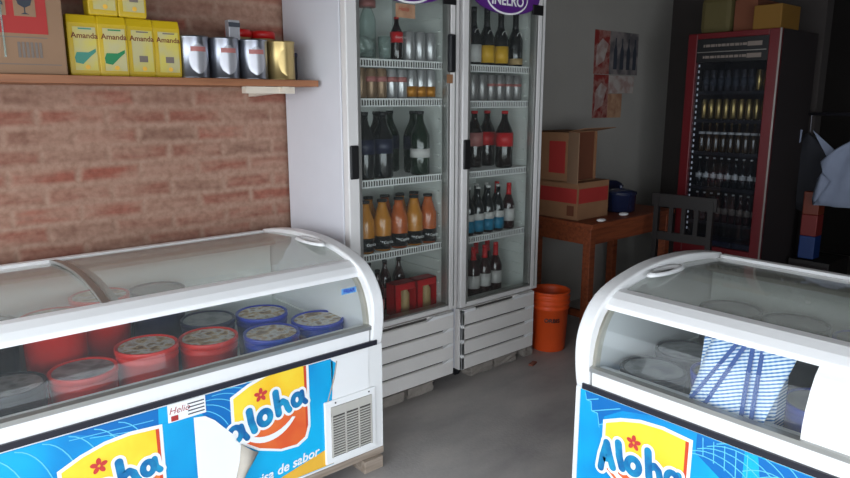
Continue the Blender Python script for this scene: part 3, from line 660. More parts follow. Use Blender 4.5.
# ------------------------------------------------------------------ bottles and cans (generic makers)
def lathe_obj(name, prof, mat, parent, seg=20):
    bm = bmesh.new(); lathe(bm, prof, seg); return obj(name, bm, mat, parent)
def make_bottle(name, label, cat, h, r, body, cap, lab=None, band=(.35, .6), neck=.28, group=None, shoulder=.62, caph=.05, nm='bottle_body', foil=None):
    t = thing(name, label, cat, (0, 0, 0), 0, group)
    rn = r * neck * 1.25
    lathe_obj(nm, [(r * .85, 0), (r, .012), (r * .98, h * .25), (r, h * .4), (r * .99, h * shoulder), (r * .8, h * (shoulder + .08)), (rn * 1.25, h * (shoulder + .2)), (rn, h * (shoulder + .26)), (rn, h * .96)], body, t)
    lathe_obj('cap', [(rn * 1.12, h * (1 - caph)), (rn * 1.12, h), (.0001, h)], cap, t, 12)
    if lab: lathe_obj('label', [(r * 1.012, h * band[0]), (r * 1.015, h * band[1])], lab, t)
    if foil: lathe_obj('neck_foil', [(rn * 1.3, h * (shoulder + .2)), (rn * 1.08, h * (shoulder + .26)), (rn * 1.08, h * .95)], foil, t)
    return t
def make_can(label, body, band=None, bandz=(.06, .1), h=.155, r=.032, group=None):
    t = thing('drink_can', label, 'can', (0, 0, 0), 0, group)
    lathe_obj('can_body', [(r * .78, 0), (r, .01), (r, h - .016), (r * .82, h - .003), (r * .82, h), (r * .74, h), (r * .74, h - .005), (.0001, h - .005)], body, t)
    if band: lathe_obj('can_print', [(r * 1.012, bandz[0]), (r * 1.012, bandz[1])], band, t)
    return t
def place(t, x, y, z): t.location = (x, y, z); return t

# ------------------------------------------------------------------ glass-door coolers
def make_cooler(label, loc, W, sl, sr, shelves, floorz, grz, oval):
    t = thing('glass_door_cooler', label, 'fridge', loc)
    TOP = 2.32; D = .565
    bm = bmesh.new()
    box(bm, 0, .04, .05, D, .07, TOP); box(bm, W - .04, W, .05, D, .07, TOP); box(bm, .04, W - .04, D - .04, D, .07, TOP); box(bm, .04, W - .04, .05, D - .04, TOP - .05, TOP); box(bm, .04, W - .04, .05, D - .04, .07, floorz - .012)
    obj('cabinet', bm, M['fridgewhite'], t, bevel=.004)
    bm = bmesh.new()
    box(bm, .041, .05, .055, D - .05, floorz, TOP - .06); box(bm, W - .05, W - .041, .055, D - .05, floorz, TOP - .06); box(bm, .05, W - .05, D - .055, D - .042, floorz, TOP - .06); box(bm, .041, W - .041, .055, D - .05, floorz - .01, floorz)
    for k in range(24):
        z = .52 + k * .065
        box(bm, W - .062, W - .05, .10, .46, z, z + .008); box(bm, .05, .062, .10, .46, z, z + .008)
    obj('liner', bm, M['fliner'], t)
    # door frame
    z0, z1 = grz + .012, TOP - .02; gz = grz + .04
    bm = bmesh.new()
    box(bm, .002, sl, 0, .045, z0, z1); box(bm, sr, W - .006, 0, .045, z0, z1); box(bm, sl, sr, 0, .045, z0, gz); box(bm, sl, sr, 0, .045, TOP - .10, z1)
    door = obj('door', bm, M['doorwhite'], t, bevel=.005)
    bm = bmesh.new()
    box(bm, sl, sl + .008, .002, .05, gz, TOP - .1); box(bm, sr - .012, sr, .002, .05, gz, TOP - .1); box(bm, sl, sr, .002, .05, gz, gz + .01)
    obj('gasket', bm, M['alu'], door)
    obj('pane', bx(sl + .008, sr - .012, .012, .018, gz + .01, TOP - .10), M['doorglass'], door)
    bm = bmesh.new(); box(bm, .008, .056, -.012, 0.001, 1.23, 1.39); obj('handle', bm, M['black'], door, bevel=.006)
    bm = bmesh.new(); box(bm, sr - .06, sr + .03, -.01, .0, 2.075, 2.13); obj('hinge', bm, M['black'], door, bevel=.003)
    bm = bmesh.new(); box(bm, sl - .012, sl - .004, -.002, 0, z0 + .02, z1 - .02); box(bm, sr + .03, sr + .036, -.002, 0, z0 + .02, z1 - .02); obj('door_bead', bm, M['alu'], door)
    # wire shelves with a ticket rail in front
    for z in shelves:
        bm = bmesh.new()
        box(bm, .055, W - .055, .062, .067, z - .001, z + .006); box(bm, .055, W - .055, .062, .067, z - .034, z - .028)
        n = 38
        for k in range(n):
            x = .06 + (W - .12) * k / (n - 1); box(bm, x - .0022, x + .0022, .0615, .066, z - .030, z)
        for k in range(20):
            x = .06 + (W - .12) * k / 19; box(bm, x - .002, x + .002, .066, .47, z - .004, z)
        for y in (.2, .35, .46): box(bm, .055, W - .055, y, y + .005, z - .009, z - .004)
        ws = obj('wire_shelf', bm, M['whiteplastic'], t); obj('rail_gap_dark', bx(.055, W - .055, .0672, .0682, z - .028, z - .001), M['ventdark'], ws)  # dark strip added behind the ticks so their gaps look dark
    # louvred base panel
    gr = obj('base_grille', bx(.008, W - .03, .014, .05, .068, grz), M['grille'], t)
    n = 4; hh = (grz - .075) / n
    bm = bmesh.new()
    for k in range(n):
        a = .07 + k * hh
        e0 = .012; e1 = W - .035
        prism(bm, [(.013, a + .002), (-.004, a + .002), (-.004, a + hh - .016), (.004, a + hh - .010), (.013, a + hh - .010)], 'x', e0, e1)
    obj('louvre', bm, M['grille'], gr, bevel=.002)
    bm = bmesh.new()
    for k in range(1, n + 1):
        a = .07 + k * hh - .012; e0 = .03 if k < n else .12
        box(bm, e0, W - (.10 if k < n else .22), .0125, .0138, a, a + .014)
    obj('slot_shade', bm, M['ventdark'], gr)  # dark strips painting the shade inside the louvre slots
    bm = bmesh.new()
    for k in range(1, n + 1):
        a = .07 + k * hh - .014; e = W - (.115 if k < n else .235)
        box(bm, e + .05, W - .035, -.004, .013, a, a + .016)
        if k == n: box(bm, .012, .12, -.004, .013, a, a + .016)
        prism(bm, [(e, a), (e + .055, a), (e + .055, a + .022)], 'y', -.008, .0125)
    if True: box(bm, .012, .03, -.004, .013, .072, grz)
    split_obj('louvre_end', bm, M['whiteplastic'], gr)
    # castors
    for x in (.06, W - .12):
        for y in (.10, D - .10):
            bm = bmesh.new(); lathe(bm, [(.03, -.011), (.03, .011)], 16)
            bmesh.ops.transform(bm, matrix=Matrix.Translation((x, y, .0305)) @ Matrix.Rotation(PI / 2, 4, 'Y'), verts=bm.verts)
            obj('castor', bm, M['dark'], t)
    # oval maker badge at the top of the pane
    bm = bmesh.new(); prism(bm, [(oval + .27 * math.cos(2 * PI * i / 32), 2.165 + .105 * math.sin(2 * PI * i / 32)) for i in range(32)], 'y', -.004, .011)
    ov = obj('maker_badge', bm, M['purple'], door)
    bm = bmesh.new(); prism(bm, [(oval + .165 * math.cos(2 * PI * i / 32), 2.145 + .088 * math.sin(2 * PI * i / 32)) for i in range(32)], 'y', -.0055, -.004); obj('badge_ring', bm, M['pwhite'], ov)
    bm = bmesh.new(); prism(bm, [(oval + .155 * math.cos(2 * PI * i / 32), 2.145 + .078 * math.sin(2 * PI * i / 32)) for i in range(32)], 'y', -.007, -.0055); obj('badge_field', bm, M['purple'], ov)
    front_text('badge_lettering', 'INELRO', .075, (oval, -.008, 2.13), M['pwhite'], ov, bold=.002)
    return t
FY = 2.664
sh1 = [1.790, 1.602, 1.205, .828]; sh2 = [1.785, 1.59, 1.20, .825]
make_cooler('glass door drinks cooler beside the wall freezer, holding orange juice bottles', (1.82, FY, 0), .72, .072, .652, sh1, .445, .44, .37)
c2 = make_cooler('glass door drinks cooler beside the orange buckets, holding turquoise labelled bottles', (2.56, FY, 0), .67, .052, .60, sh2, .435, .432, .33)
o = obj('latch', bx(.625, .665, -.03, -.001, 1.74, 1.93), M['dark'], bpy.data.objects['glass_door_cooler'], bevel=.008)
o2 = obj('tape_patch', bx(.625, .665, -.004, -.0006, 1.685, 1.73), M['cardboard2'], bpy.data.objects['glass_door_cooler'])
nt_ = obj('notice', bx(.30, .42, .008, .011, 1.99, 2.055), M['postertan'], bpy.data.objects['glass_door_cooler'])
front_text('notice_lettering', 'Helio', .03, (.345, .0065, 2.03), M['redprint'], nt_, shear=.3)

# --- goods in cooler one
RY = FY + .125
cb = place(make_bottle('cola_bottle', 'small cola bottle with red cap and red label on the top shelf', 'bottle', .215, .033, M['cola'], M['colared'], M['colared'], (.42, .66)), 2.215, RY, sh1[0] + .002)
front_text('label_lettering', 'Coca-Cola', .016, (0, -.0342, .115), M['pwhite'], cb, shear=.2)
c = place(make_can('plain silver can beside the cola bottle', M['can'], h=.15, group='silver cans on the top shelf'), 2.292, RY, sh1[0] + .002)
dup(c, (2.364, RY, sh1[0] + .002), 0, 'middle of the three plain silver cans'); dup(c, (2.438, RY, sh1[0] + .002), 0, 'plain silver can nearest the door hinge')
place(make_bottle('water_bottle', 'tall clear plastic bottle with red neck label behind the cola bottle', 'bottle', .33, .042, M['clear'], M['colared'], M['lblpink'], (.8, .9)), 2.12, FY + .24, sh1[0] + .002)
gl = thing('drinking_glass', 'clear drinking glass beside the small cola bottle', 'glass', (2.14, RY, sh1[0] + .002)); lathe_obj('glass_wall', [(.028, 0), (.034, .115), (.031, .115), (.026, .006), (.0001, .006)], M['clear'], gl)
bm = bmesh.new(); bmesh.ops.create_icosphere(bm, subdivisions=4, radius=1)
for v in bm.verts:
    k = 1 + .12 * math.sin(7 * v.co.x + 3 * v.co.z) + .08 * math.sin(13 * v.co.y + 5 * v.co.x)
    v.co = Vector((v.co.x * .095 * k, v.co.y * .10 * k, .062 + v.co.z * .058 * k))
for f in bm.faces: f.smooth = True
tag(obj('plastic_bag', bm, M['clear'], None, (2.0, FY + .19, sh1[0] + .006)), 'crumpled translucent bag on the left of the top shelf', 'bag')
tag(obj('foam_box', bx(-.075, .075, -.06, .06, 0, .23), M['lblwhite'], None, (1.975, FY + .38, sh1[0] + .002), bevel=.006), 'pale box standing behind the translucent bag', 'box')
xs = [1.985, 2.048, 2.113, 2.178, 2.243, 2.308, 2.373, 2.438]
cm = [('canbrown', None), ('canbrown', 'lblpink'), ('canbrown', 'lblpink'), ('can', 'lblpink'), ('can', 'lblpink'), ('can', 'canamber'), ('can', 'canamber'), ('can', 'canamber')]
nmz = ['tan can at the left end of the second shelf', 'tan can second from the left on the second shelf', 'tan can with faded red band, third on the second shelf', 'silver can with red band, left of the pair in mid row', 'silver can with red band, right of the pair in mid row', 'silver can with amber base next to the banded cans', 'silver can with amber base, middle of its three', 'silver can with amber base at the right end']
for x, (b, k), lb in zip(xs, cm, nmz):
    place(make_can(lb, M[b], M[k] if k else None, (.012, .065) if k == 'canamber' else (.085, .11), h=.15, r=.0305, group='cans on the second shelf of the juice cooler'), x, RY, sh1[1] + .002)
for j, y in enumerate((RY, RY + .125, RY + .25)):
    for x, b, l, lb in ((2.005, 'blackglass', 'nvy', 'large dark bottle with navy label at the left of the third shelf'), (2.12, 'blackglass', 'nvy', 'large dark bottle second from the left on the third shelf'), (2.37, 'greenglass', 'lblwhite' if j == 0 else 'grn', 'large dark green bottle at the right of the third shelf')):
        x = x + (0, .055, -.01)[j]
        place(make_bottle('soda_bottle', lb + (', front row' if j == 0 else ', %s row' % ('middle' if j == 1 else 'back')), 'bottle', .335, .053, M[b], M['dark'], M['nvy' if l == 'grn' else l], (.38, .6) if l != 'lblwhite' else (.28, .42), group='big dark soda bottles on the third shelf'), x, y, sh1[2] + .002)
jl = ['orange juice bottle at the left end of its row', 'orange juice bottle second from the left', 'peach coloured juice bottle in the middle of the row', 'orange juice bottle second from the right', 'peach coloured juice bottle at the right end']
for j in (0, 1):
    for i, x in enumerate((2.0, 2.11, 2.22, 2.325, 2.425)):
        b = place(make_bottle('juice_bottle', jl[i] + (', front row' if j == 0 else ', row behind'), 'bottle', .268, .049, M['juice' if i in (0, 1, 3) else 'juice2'], M['dark'], M['blackglass'], (.04, .3), neck=.38, shoulder=.62, group='juice bottles on the fourth shelf'), x, RY + j * .12, sh1[3] + .002)
        if j == 0: front_text('label_lettering', 'Cepita', .022, (0, -.0508, .048), M['pwhite'], b, shear=.2)
for x, lb in ((2.25, 'red carrier pack with a tan jar, left of the pair on the cooler floor'), (2.405, 'red carrier pack with a tan jar, right of the pair on the cooler floor')):
    t = thing('carrier_pack', lb, 'pack', (x, FY + .11, .447), 0, 'red packs on the cooler floor'); bm = bmesh.new()
    box(bm, -.072, .072, .07, .075, 0, .18); box(bm, -.072, -.067, 0, .07, 0, .18); box(bm, .067, .072, 0, .07, 0, .18); box(bm, -.072, .072, 0, .07, 0, .008); box(bm, -.072, .072, 0, .004, .14, .18); box(bm, -.072, -.03, 0, .004, 0, .14); box(bm, -.072, .072, .0, .075, .176, .18)
    obj('sleeve', bm, M['colared'], t); bm = bmesh.new(); lathe(bm, [(.026, .009), (.03, .02), (.03, .11), (.02, .125), (.02, .14)], 18, (.02, .036, 0)); obj('jar', bm, M['tan'], t)
for i, (x, y) in enumerate(((1.99, .12), (2.07, .12), (2.03, .25), (2.13, .28), (2.24, .28), (2.34, .28))):
    place(make_bottle('wine_bottle', ['dark bottle at the left of the cooler floor', 'dark bottle beside the left red carrier pack', 'dark bottle behind the left floor bottles', 'dark bottle behind the red carriers, leftmost', 'dark bottle behind the red carriers, middle', 'dark bottle behind the red carriers, rightmost'][i], 'bottle', .28, .036, M['wine'], M['dark'], M['lblpink'], (.25, .45), group='dark bottles on the floor of the juice cooler'), x, FY + y, .447)

# --- goods in cooler two
for x, lbm, lb in ((2.765, 'lblwhite', 'dark bottle with a white label at the left of the top shelf'), (2.87, 'lblyel', 'sparkling wine bottle with yellow label, left of the yellow pair'), (2.985, 'lblyel', 'sparkling wine bottle with yellow label, right of the yellow pair'), (3.11, 'tan', 'dark sparkling wine bottle nearest the right side of the top shelf')):
    t = place(make_bottle('sparkling_wine_bottle', lb, 'bottle', .315, .045, M['blackglass'], M['blk'], M[lbm], (.06, .36) if lbm != 'tan' else (.05, .16), group='bottles on the top shelf of the right cooler', shoulder=.48, foil=M['dark'], caph=.08), x, FY + .13, sh2[0] + .002)
    bm = bmesh.new(); tube(bm, arc_pts := [(.02 * math.cos(a), -.030 - .004 * math.sin(a), .175 + .022 * math.sin(a)) for a in [PI * k / 8 for k in range(9)]], .0022, 6); obj('neck_ribbon', bm, M['lblwhite'], t)
for i, x in enumerate((2.755, 2.828, 2.901, 2.974, 3.047, 3.12)):
    place(make_can('grey can number place %s along the second shelf' % ['at the left end', 'second from left', 'third from left', 'third from right', 'second from right', 'at the right end'][i], M['greycan'], M['lblpink'] if i > 1 else None, (.085, .10), h=.15, r=.033, group='grey cans on the second shelf of the right cooler')
          , x, FY + .125, sh2[1] + .002)['label'] = 'grey can %s of the right cooler second shelf' % ['at the left end', 'second from the left end', 'third from the left end', 'third from the right end', 'second from the right end', 'at the right end'][i]
for i, (x, y, b, l, lb) in enumerate(((3.045, .14, 'cola', 'colared', 'large cola bottle with a red label, alone at the front of the third shelf'), (2.80, .27, 'greenglass', 'grn2', 'large green bottle at the left of the third shelf'), (2.92, .27, 'cola', 'lblpink', 'large dark bottle with faded red label behind the cola bottle'), (3.06, .30, 'cola', 'colared', 'large cola bottle directly behind the front one'))):
    place(make_bottle('soda_bottle', lb, 'bottle', .335, .053, M[b], M['colared'] if b == 'cola' else M['grn'], M[l], (.38, .62), group='soda bottles on the third shelf of the right cooler'), x, FY + y, sh2[2] + .002)
wl = ['at the left end', 'second from the left', 'in the middle', 'second from the right']
for j in (0, 1):
    for i, x in enumerate((2.735, 2.815, 2.90, 2.985, 3.08)):
        if i < 4: lb = 'dark bottle with turquoise label %s, %s' % (wl[i], 'front row' if j == 0 else 'row behind')
        else: lb = 'dark bottle with red cap and pale label at the row end, ' + ('front row' if j == 0 else 'row behind')
        t = place(make_bottle('beer_bottle', lb, 'bottle', .28, .038, M['blackglass'] if i < 4 else M['wine'], M['lblwhite'] if i < 4 else M['colared'], M['lblblue'] if i < 4 else M['lblwhite'], (.06, .3) if i < 4 else (.18, .45), group='labelled bottles on the fourth shelf', foil=None if i < 4 else M['colared'], shoulder=.55), x, FY + .125 + .1 * j, sh2[3] + .002)
        if i < 4: lathe_obj('shoulder_label', [(.0387, .30 * .28), (.0387, .44 * .28)], M['lblwhite'], t)
for i, (x, y) in enumerate(((2.79, .13), (2.885, .13), (2.99, .14), (2.83, .25), (2.93, .25), (3.04, .26))):
    place(make_bottle('wine_bottle', 'dark red bottle on the right cooler floor, ' + ['left in front', 'middle in front', 'right in front', 'left behind', 'middle behind', 'right behind'][i], 'bottle', .31, .041, M['wine'], M['colared'], M['lblwhite'], (.2, .45), group='dark red bottles on the floor of the right cooler', foil=M['colared'], shoulder=.55), x, FY + y, .437)

# bricks carrying the coolers
bl = [('broken grey brick under the juice cooler, beside the freezer', 1.93, 2.675, .23), ('grey brick under the juice cooler, away from the freezer', 2.19, 2.68, .18), ('grey brick under the right cooler, next to the juice cooler', 2.67, 2.68, .19), ('long grey brick under the middle of the right cooler', 2.88, 2.69, .19), ('small grey brick under the right cooler beside the buckets', 3.14, 2.685, .08)]
for lb, x, y, w in bl:
    bm = bmesh.new(); box(bm, 0, w, 0, .13, 0, .062)
    bmesh.ops.subdivide_edges(bm, edges=bm.edges[:], cuts=3, use_grid_fill=True)
    for v in bm.verts: v.co += Vector((random.uniform(-.006, .006), random.uniform(-.005, .005), random.uniform(0, .0) if v.co.z < .001 else random.uniform(-.006, .0)))
    tag(obj('support_brick', bm, M['cement'], None, (x, y, 0), rot=(0, 0, random.uniform(-.04, .04)), bevel=.003), lb, 'brick', 'bricks under the coolers')

# ------------------------------------------------------------------ orange buckets
def make_bucket(label, z):
    t = thing('orange_bucket', label, 'bucket', (3.405, 2.70, z), 0, 'stacked orange buckets')
    lathe_obj('bucket_wall', [(.103, 0), (.106, .004), (.120, .28), (.126, .282), (.126, .292), (.121, .294), (.121, .312), (.129, .314), (.129, .326), (.118, .326), (.116, .30), (.099, .01), (.0001, .008)], M['orangeb'], t, 32)
    return t
b0 = make_bucket('bottom orange bucket of the stack beside the right cooler, with dark lettering', 0)
bm = text_bm('ORBIS', .036, bold=.001)
for v in bm.verts:
    a = -PI / 2 - .75 + v.co.x / .115; z = .215 + v.co.y; v.co = Vector((.1205 * math.cos(a), .1205 * math.sin(a), z))
obj('bucket_lettering', bm, M['dark'], b0)
b1 = dup(b0, (3.405, 2.70, .035), .6, 'middle orange bucket nested in the stack'); 
for ch in list(b1.children):
    if ch.name.startswith('bucket_lettering'): bpy.data.objects.remove(ch)
dup(b1, (3.405, 2.70, .07), 1.3, 'topmost orange bucket nested in the stack')

# ------------------------------------------------------------------ table with cartons
tb = thing('wooden_table', 'red brown wooden table against the grey wall, holding cartons', 'table', (3.78, 2.665, 0))
obj('tabletop', bx(0, 1.06, 0, .56, .745, .778), M['tablewood'], tb, bevel=.003)
bm = bmesh.new(); box(bm, .02, 1.04, .025, .05, .63, .745); box(bm, .02, 1.04, .51, .535, .63, .745); box(bm, .02, .045, .05, .51, .63, .745); box(bm, 1.015, 1.04, .05, .51, .63, .745); obj('apron', bm, M['tablewood'], tb)
for x in (.015, .985):
    for y in (.02, .48): obj('leg', bx(x, x + .06, y, y + .06, 0, .745), M['tablewood'], tb, bevel=.003)
bm = bmesh.new(); box(bm, .03, .06, .08, .48, .10, .15); box(bm, 1.0, 1.03, .08, .48, .10, .15); split_obj('stretcher', bm, M['tablewood'], tb)
tb.rotation_euler = (0, 0, 0)

def carton(label, x, y, z, rz, w, d, h, flaps, red):
    t = thing('cardboard_carton', label, 'box', (x, y, z), rz, 'cartons on the table')
    bm = bmesh.new(); e = .005
    box(bm, 0, w, 0, e, 0, h); box(bm, 0, w, d - e, d, 0, h); box(bm, 0, e, e, d - e, 0, h); box(bm, w - e, w, e, d - e, 0, h); box(bm, e, w - e, e, d - e, 0, e)
    obj('carton_wall', bm, M['cardboard2'], t)
    if red: obj('red_band', bx(.01, w - .01, -.0015, -.0003, h * .45, h * .85), M['redprint'], t); obj('red_band', bx(-.0015, -.0003, .01, d - .01, h * .45, h * .85), M['redprint'], t); obj('printed_mark', bx(-.0015, -.0003, .03, .09, h * .1, h * .38), M['boxin'], t)
    for k, (a, b) in enumerate(flaps):
        bm = bmesh.new(); box(bm, 0, w if a in 'fb' else .004, 0, .004 if a in 'fb' else d, 0, .13)
        loc = {'f': (0, 0, h), 'b': (0, d - .004, h), 'l': (0, 0, h), 'r': (w - .004, 0, h)}[a]
        rot = {'f': (b, 0, 0), 'b': (-b, 0, 0), 'l': (0, -b, 0), 'r': (0, b, 0)}[a]
        obj('flap', bm, M['cardboard2'], t, loc=loc, rot=rot)
    return t
carton('open cardboard carton with red band standing on the table', 3.83, 2.83, .78, 0, .36, .34, .255, (), True)
obj('closed_top', bx(.0, .36, 0, .34, .255, .26), M['cardboard2'], bpy.data.objects['cardboard_carton.001'])
# upper carton lies on its side, mouth to the front
t = thing('cardboard_carton', 'open carton lying on its side on top of the lower carton', 'box', (3.79, 2.90, 1.042), 0, 'cartons on the table')
bm = bmesh.new(); w, d, h, e = .33, .28, .345, .005
box(bm, 0, e, 0, d, 0, h); box(bm, w - e, w, 0, d, 0, h * .98); box(bm, 0, w, 0, d, 0, e); box(bm, 0, w, 0, d, h - e, h); box(bm, 0, w, d - e, d, 0, h); obj('carton_wall', bm, M['cardboard2'], t)
obj('carton_inside', bx(.006, w - .006, .02, .03, .006, h - .006), M['boxin'], t)
obj('flap', bx(0, w + .02, -.14, 0, 0, .004), M['cardboard2'], t, loc=(0, 0, h), rot=(-.18, 0, 0))
obj('flap', bx(0, .004, -.13, 0, 0, h), M['cardboard'], t, loc=(0, 0, 0), rot=(0, 0, -.35))
obj('red_band', bx(-.0015, -.0003, .02, d - .12, .06, .28), M['redprint'], t)
pt = thing('enamel_pot', 'dark blue pot with lid standing on the table right of the cartons', 'pot', (4.42, 2.88, .78))
lathe_obj('pot_body', [(.095, 0), (.11, .01), (.115, .13), (.12, .135), (.12, .142)], M['bluepot'], pt, 28); lathe_obj('pot_lid', [(.12, .143), (.118, .15), (.06, .168), (.015, .172), (.015, .185), (.02, .195), (.0001, .198)], M['bluepot'], pt, 28)
tt = thing('plastic_tray', 'dark blue plastic bundle behind the pot on the table', 'tray', (4.34, 3.06, .78)); bm = bmesh.new(); prism(bm, [(0, 0), (.36, 0), (.38, .17), (.30, .2), (-.02, .22)], 'y', 0, .14); obj('bundle', bm, M['nvy'], tt, bevel=.01)
for x, y, s, lb in ((4.26, 2.74, .05, 'crumpled white paper scrap in front of the pot'), (3.93, 2.70, .045, 'crumpled white paper scrap in front of the lower carton')):
    bm = bmesh.new(); bmesh.ops.create_icosphere(bm, subdivisions=2, radius=1)
    for v in bm.verts: v.co = Vector((v.co.x * s * random.uniform(.7, 1), v.co.y * s * .6, (v.co.z + 1) * s * .25))
    tag(obj('paper_scrap', bm, M['paper'], None, (x, y, .779)), lb, 'paper')
# papers on the wall
for nm, a, b, z0, z1, m, lb in (('poster', 4.52, 4.72, 1.80, 2.13, 'posterred', 'red and white drinks poster at the top left of the wall posters'), ('poster', 4.725, 5.12, 1.80, 2.13, 'postergrey', 'grey poster showing dark bottles, top right of the wall posters'),
                            ('poster', 4.53, 4.725, 1.46, 1.795, 'posterred', 'red and white poster at the bottom left of the wall posters'), ('poster', 4.73, 5.08, 1.655, 1.79, 'posterpink', 'faded pinkish leaflet right of centre among the posters'), ('poster', 4.73, 4.92, 1.46, 1.65, 'postertan', 'tan leaflet at the bottom right of the wall posters')):
    o = obj(nm, bx(a, b, 3.247, 3.2499, z0, z1), M[m], None); tag(o, lb, 'poster', 'posters on the grey wall')
    cx = (a + b) / 2
    if m == 'posterred':
        bm = bmesh.new(); poly(bm, [(a + .02, z0 + .05), (cx + .03, z0 + .1), (b - .02, z1 - .1), (cx, z1 - .06), (a + .03, z1 - .12)], 3.2465); obj('poster_picture', bm, M['posterpink'], o)
    elif m == 'postergrey':
        for k in range(4):
            bm = bmesh.new(); xx = a + .05 + k * .09; poly(bm, [(xx, z0 + .04), (xx + .05, z0 + .04), (xx + .05, z0 + .18), (xx + .033, z0 + .23), (xx + .033, z0 + .28), (xx + .017, z0 + .28), (xx + .017, z0 + .23), (xx, z0 + .18)], 3.2465); obj('bottle_picture', bm, M['inkprint'], o)

# dark chair at the far end of the table
ch = thing('dark_chair', 'dark wooden chair in front of the red cooler at the table end', 'chair', (4.93, 2.30, 0), .08)
obj('seat', bx(0, .42, 0, .42, .43, .46), M['darkwood'], ch, bevel=.004)
for x in (0.0, .385):
    for y in (0, .385): obj('leg', bx(x, x + .035, y, y + .035, 0, .43), M['darkwood'], ch)
for y in (0, .385): obj('back_post', bx(0, .035, y, y + .035, .46, .93), M['darkwood'], ch)
obj('back_rail', bx(.005, .03, -.02, .44, .86, .95), M['darkwood'], ch); obj('back_rail', bx(.005, .03, .035, .385, .62, .68), M['darkwood'], ch)
bm = bmesh.new()
for k in range(3): box(bm, .01, .025, .1 + k * .09, .13 + k * .09, .68, .86)
obj('back_slats', bm, M['darkwood'], ch)
ch.location = (4.42, 2.16, 0)

# ------------------------------------------------------------------ red cooler at the back
RX, RY0, RY1 = 4.9, 2.03, 2.69
rc = thing('red_cooler', 'tall red drinks cooler with glass door at the dark back of the shop', 'fridge', (RX, RY0, 0))
W = RY1 - RY0; TZ = 2.075; e = .04
# local: x into depth, y across (0 = right edge seen from the front)
bm = bmesh.new(); box(bm, .04, .64, 0, e, .08, TZ); box(bm, .04, .64, W - e, W, .08, TZ); box(bm, .60, .64, e, W - e, .08, TZ); box(bm, .04, .60, e, W - e, TZ - e, TZ); box(bm, .04, .60, e, W - e, .08, .44); obj('cabinet', bm, M['coolside'], rc, bevel=.004)
bm = bmesh.new(); box(bm, 0, .04, 0, .075, .42, TZ); box(bm, 0, .04, W - .07, W, .42, TZ); box(bm, 0, .04, .075, W - .07, .42, .52); box(bm, 0, .04, .075, W - .07, 2.035, TZ); obj('door', bm, M['coolred'], rc, bevel=.004)
obj('base_panel', bx(.0, .04, .0, W, .08, .41), M['coolred'], rc)
obj('header_panel', bx(.005, .035, .076, W - .071, 1.87, 2.034), M['black'], rc)
bm = bmesh.new()
for z in (1.985, 1.905):
    random.seed(3)
    y = W - .12
    while y > .24:
        l = random.choice((.012, .02, .03)); box(bm, .002, .0049, y - l, y, z - .009, z + .009); y -= l + .006
    box(bm, .002, .0049, .12, .22, z - .015, z + .015)
split_obj('header_print', bm, M['greyprint'], rc); obj('header_line', bx(.002, .0049, .09, W - .075, 1.938, 1.944), M['cooltrim'], rc)
obj('edge_trim', bx(-.006, .0, -.008, .004, .42, TZ), M['cooltrim'], rc)
obj('pane', bx(.014, .019, .078, W - .073, .522, 1.868), glass('red_cooler_glass', (.82, .84, .86), .02, (.3, .32, .36)), rc)
bm = bmesh.new()
for k in range(30): box(bm, .035, .041, W - .085, W - .077, .62 + k * .042, .638 + k * .042)
obj('led_strip', bm, M['led'], rc)
rsh = [1.66, 1.455, 1.215, .955, .69]
for z in rsh:
    bm = bmesh.new(); box(bm, .075, .52, .05, W - .05, z - .006, z); box(bm, .068, .075, .05, W - .05, z - .02, z + .004); obj('wire_shelf', bm, M['darkcan'], rc)
gcan = gbot = None
rownames = ['top', 'second', 'third', 'fourth', 'fifth']
protos = [make_can('p', M['darkcan'], M['inkprint'], (.04, .10), h=.155, r=.0235), make_can('p', M['beergold'], None, h=.15, r=.0235), make_bottle('beer_bottle', 'p', 'bottle', .215, .0235, M['beer'], M['beergold'], M['lblwhite'], (.62, .70), shoulder=.5),
          make_bottle('beer_bottle', 'p', 'bottle', .22, .0235, M['blackglass'], M['lblwhite'], M['lblwhite'], (.3, .45), shoulder=.5), make_bottle('beer_bottle', 'p', 'bottle', .22, .0235, M['wine'], M['lblwhite'], M['greyprint'], (.3, .5), shoulder=.5)]
ends = ['at the right end', 'second from the right', 'third from the right', 'fourth from the right', 'in the middle', 'fourth from the left', 'third from the left', 'second from the left', 'at the left end']
kinds = [None, 'gold can', 'white-necked brown bottle', 'white-banded black bottle', 'dark red bottle']
for r_, z in enumerate(rsh):
    for k in range(9):
        src = protos[r_]; kind = kinds[r_]
        if r_ == 0: src, kind = (protos[1], 'gold can') if k in (0, 1) else (protos[0], 'dark can')
        dup(src, (RX + .11, RY0 + .105 + k * .056, z + .001), 0, '%s %s on the %s shelf of the red cooler' % (kind, ends[k], rownames[r_]), 'drinks on the %s shelf of the red cooler' % rownames[r_])
for p in protos:
    for c in list(p.children): bpy.data.objects.remove(c)
    bpy.data.objects.remove(p)
for k in range(3): tag(obj('drinks_pack', bx(-.0, .2, 0, .17, 0, .11), M['nvy'], None, (RX + .08, RY0 + .07 + k * .178, .443), bevel=.008), 'dark blue drinks pack on the floor of the red cooler, ' + ['right', 'middle', 'left'][k], 'pack', 'drinks packs on the red cooler floor')
# goods on top of the cooler
tag(obj('yellow_carton', bx(0, .3, 0, .19, 0, .16), M['darkamber'], None, (4.93, 2.05, 2.077), bevel=.006), 'amber yellow box on top of the red cooler, right', 'box')
tag(obj('dark_carton', bx(0, .35, 0, .16, 0, .22), M['boxin'], None, (5.0, 2.25, 2.077), bevel=.006), 'brown box in the middle on top of the red cooler', 'box')
tag(obj('dark_sack', bx(0, .4, 0, .24, 0, .26), plain('olive_sack', (86, 76, 40), .8), None, (5.0, 2.43, 2.077), bevel=.04), 'olive sack at the left on top of the red cooler', 'sack')

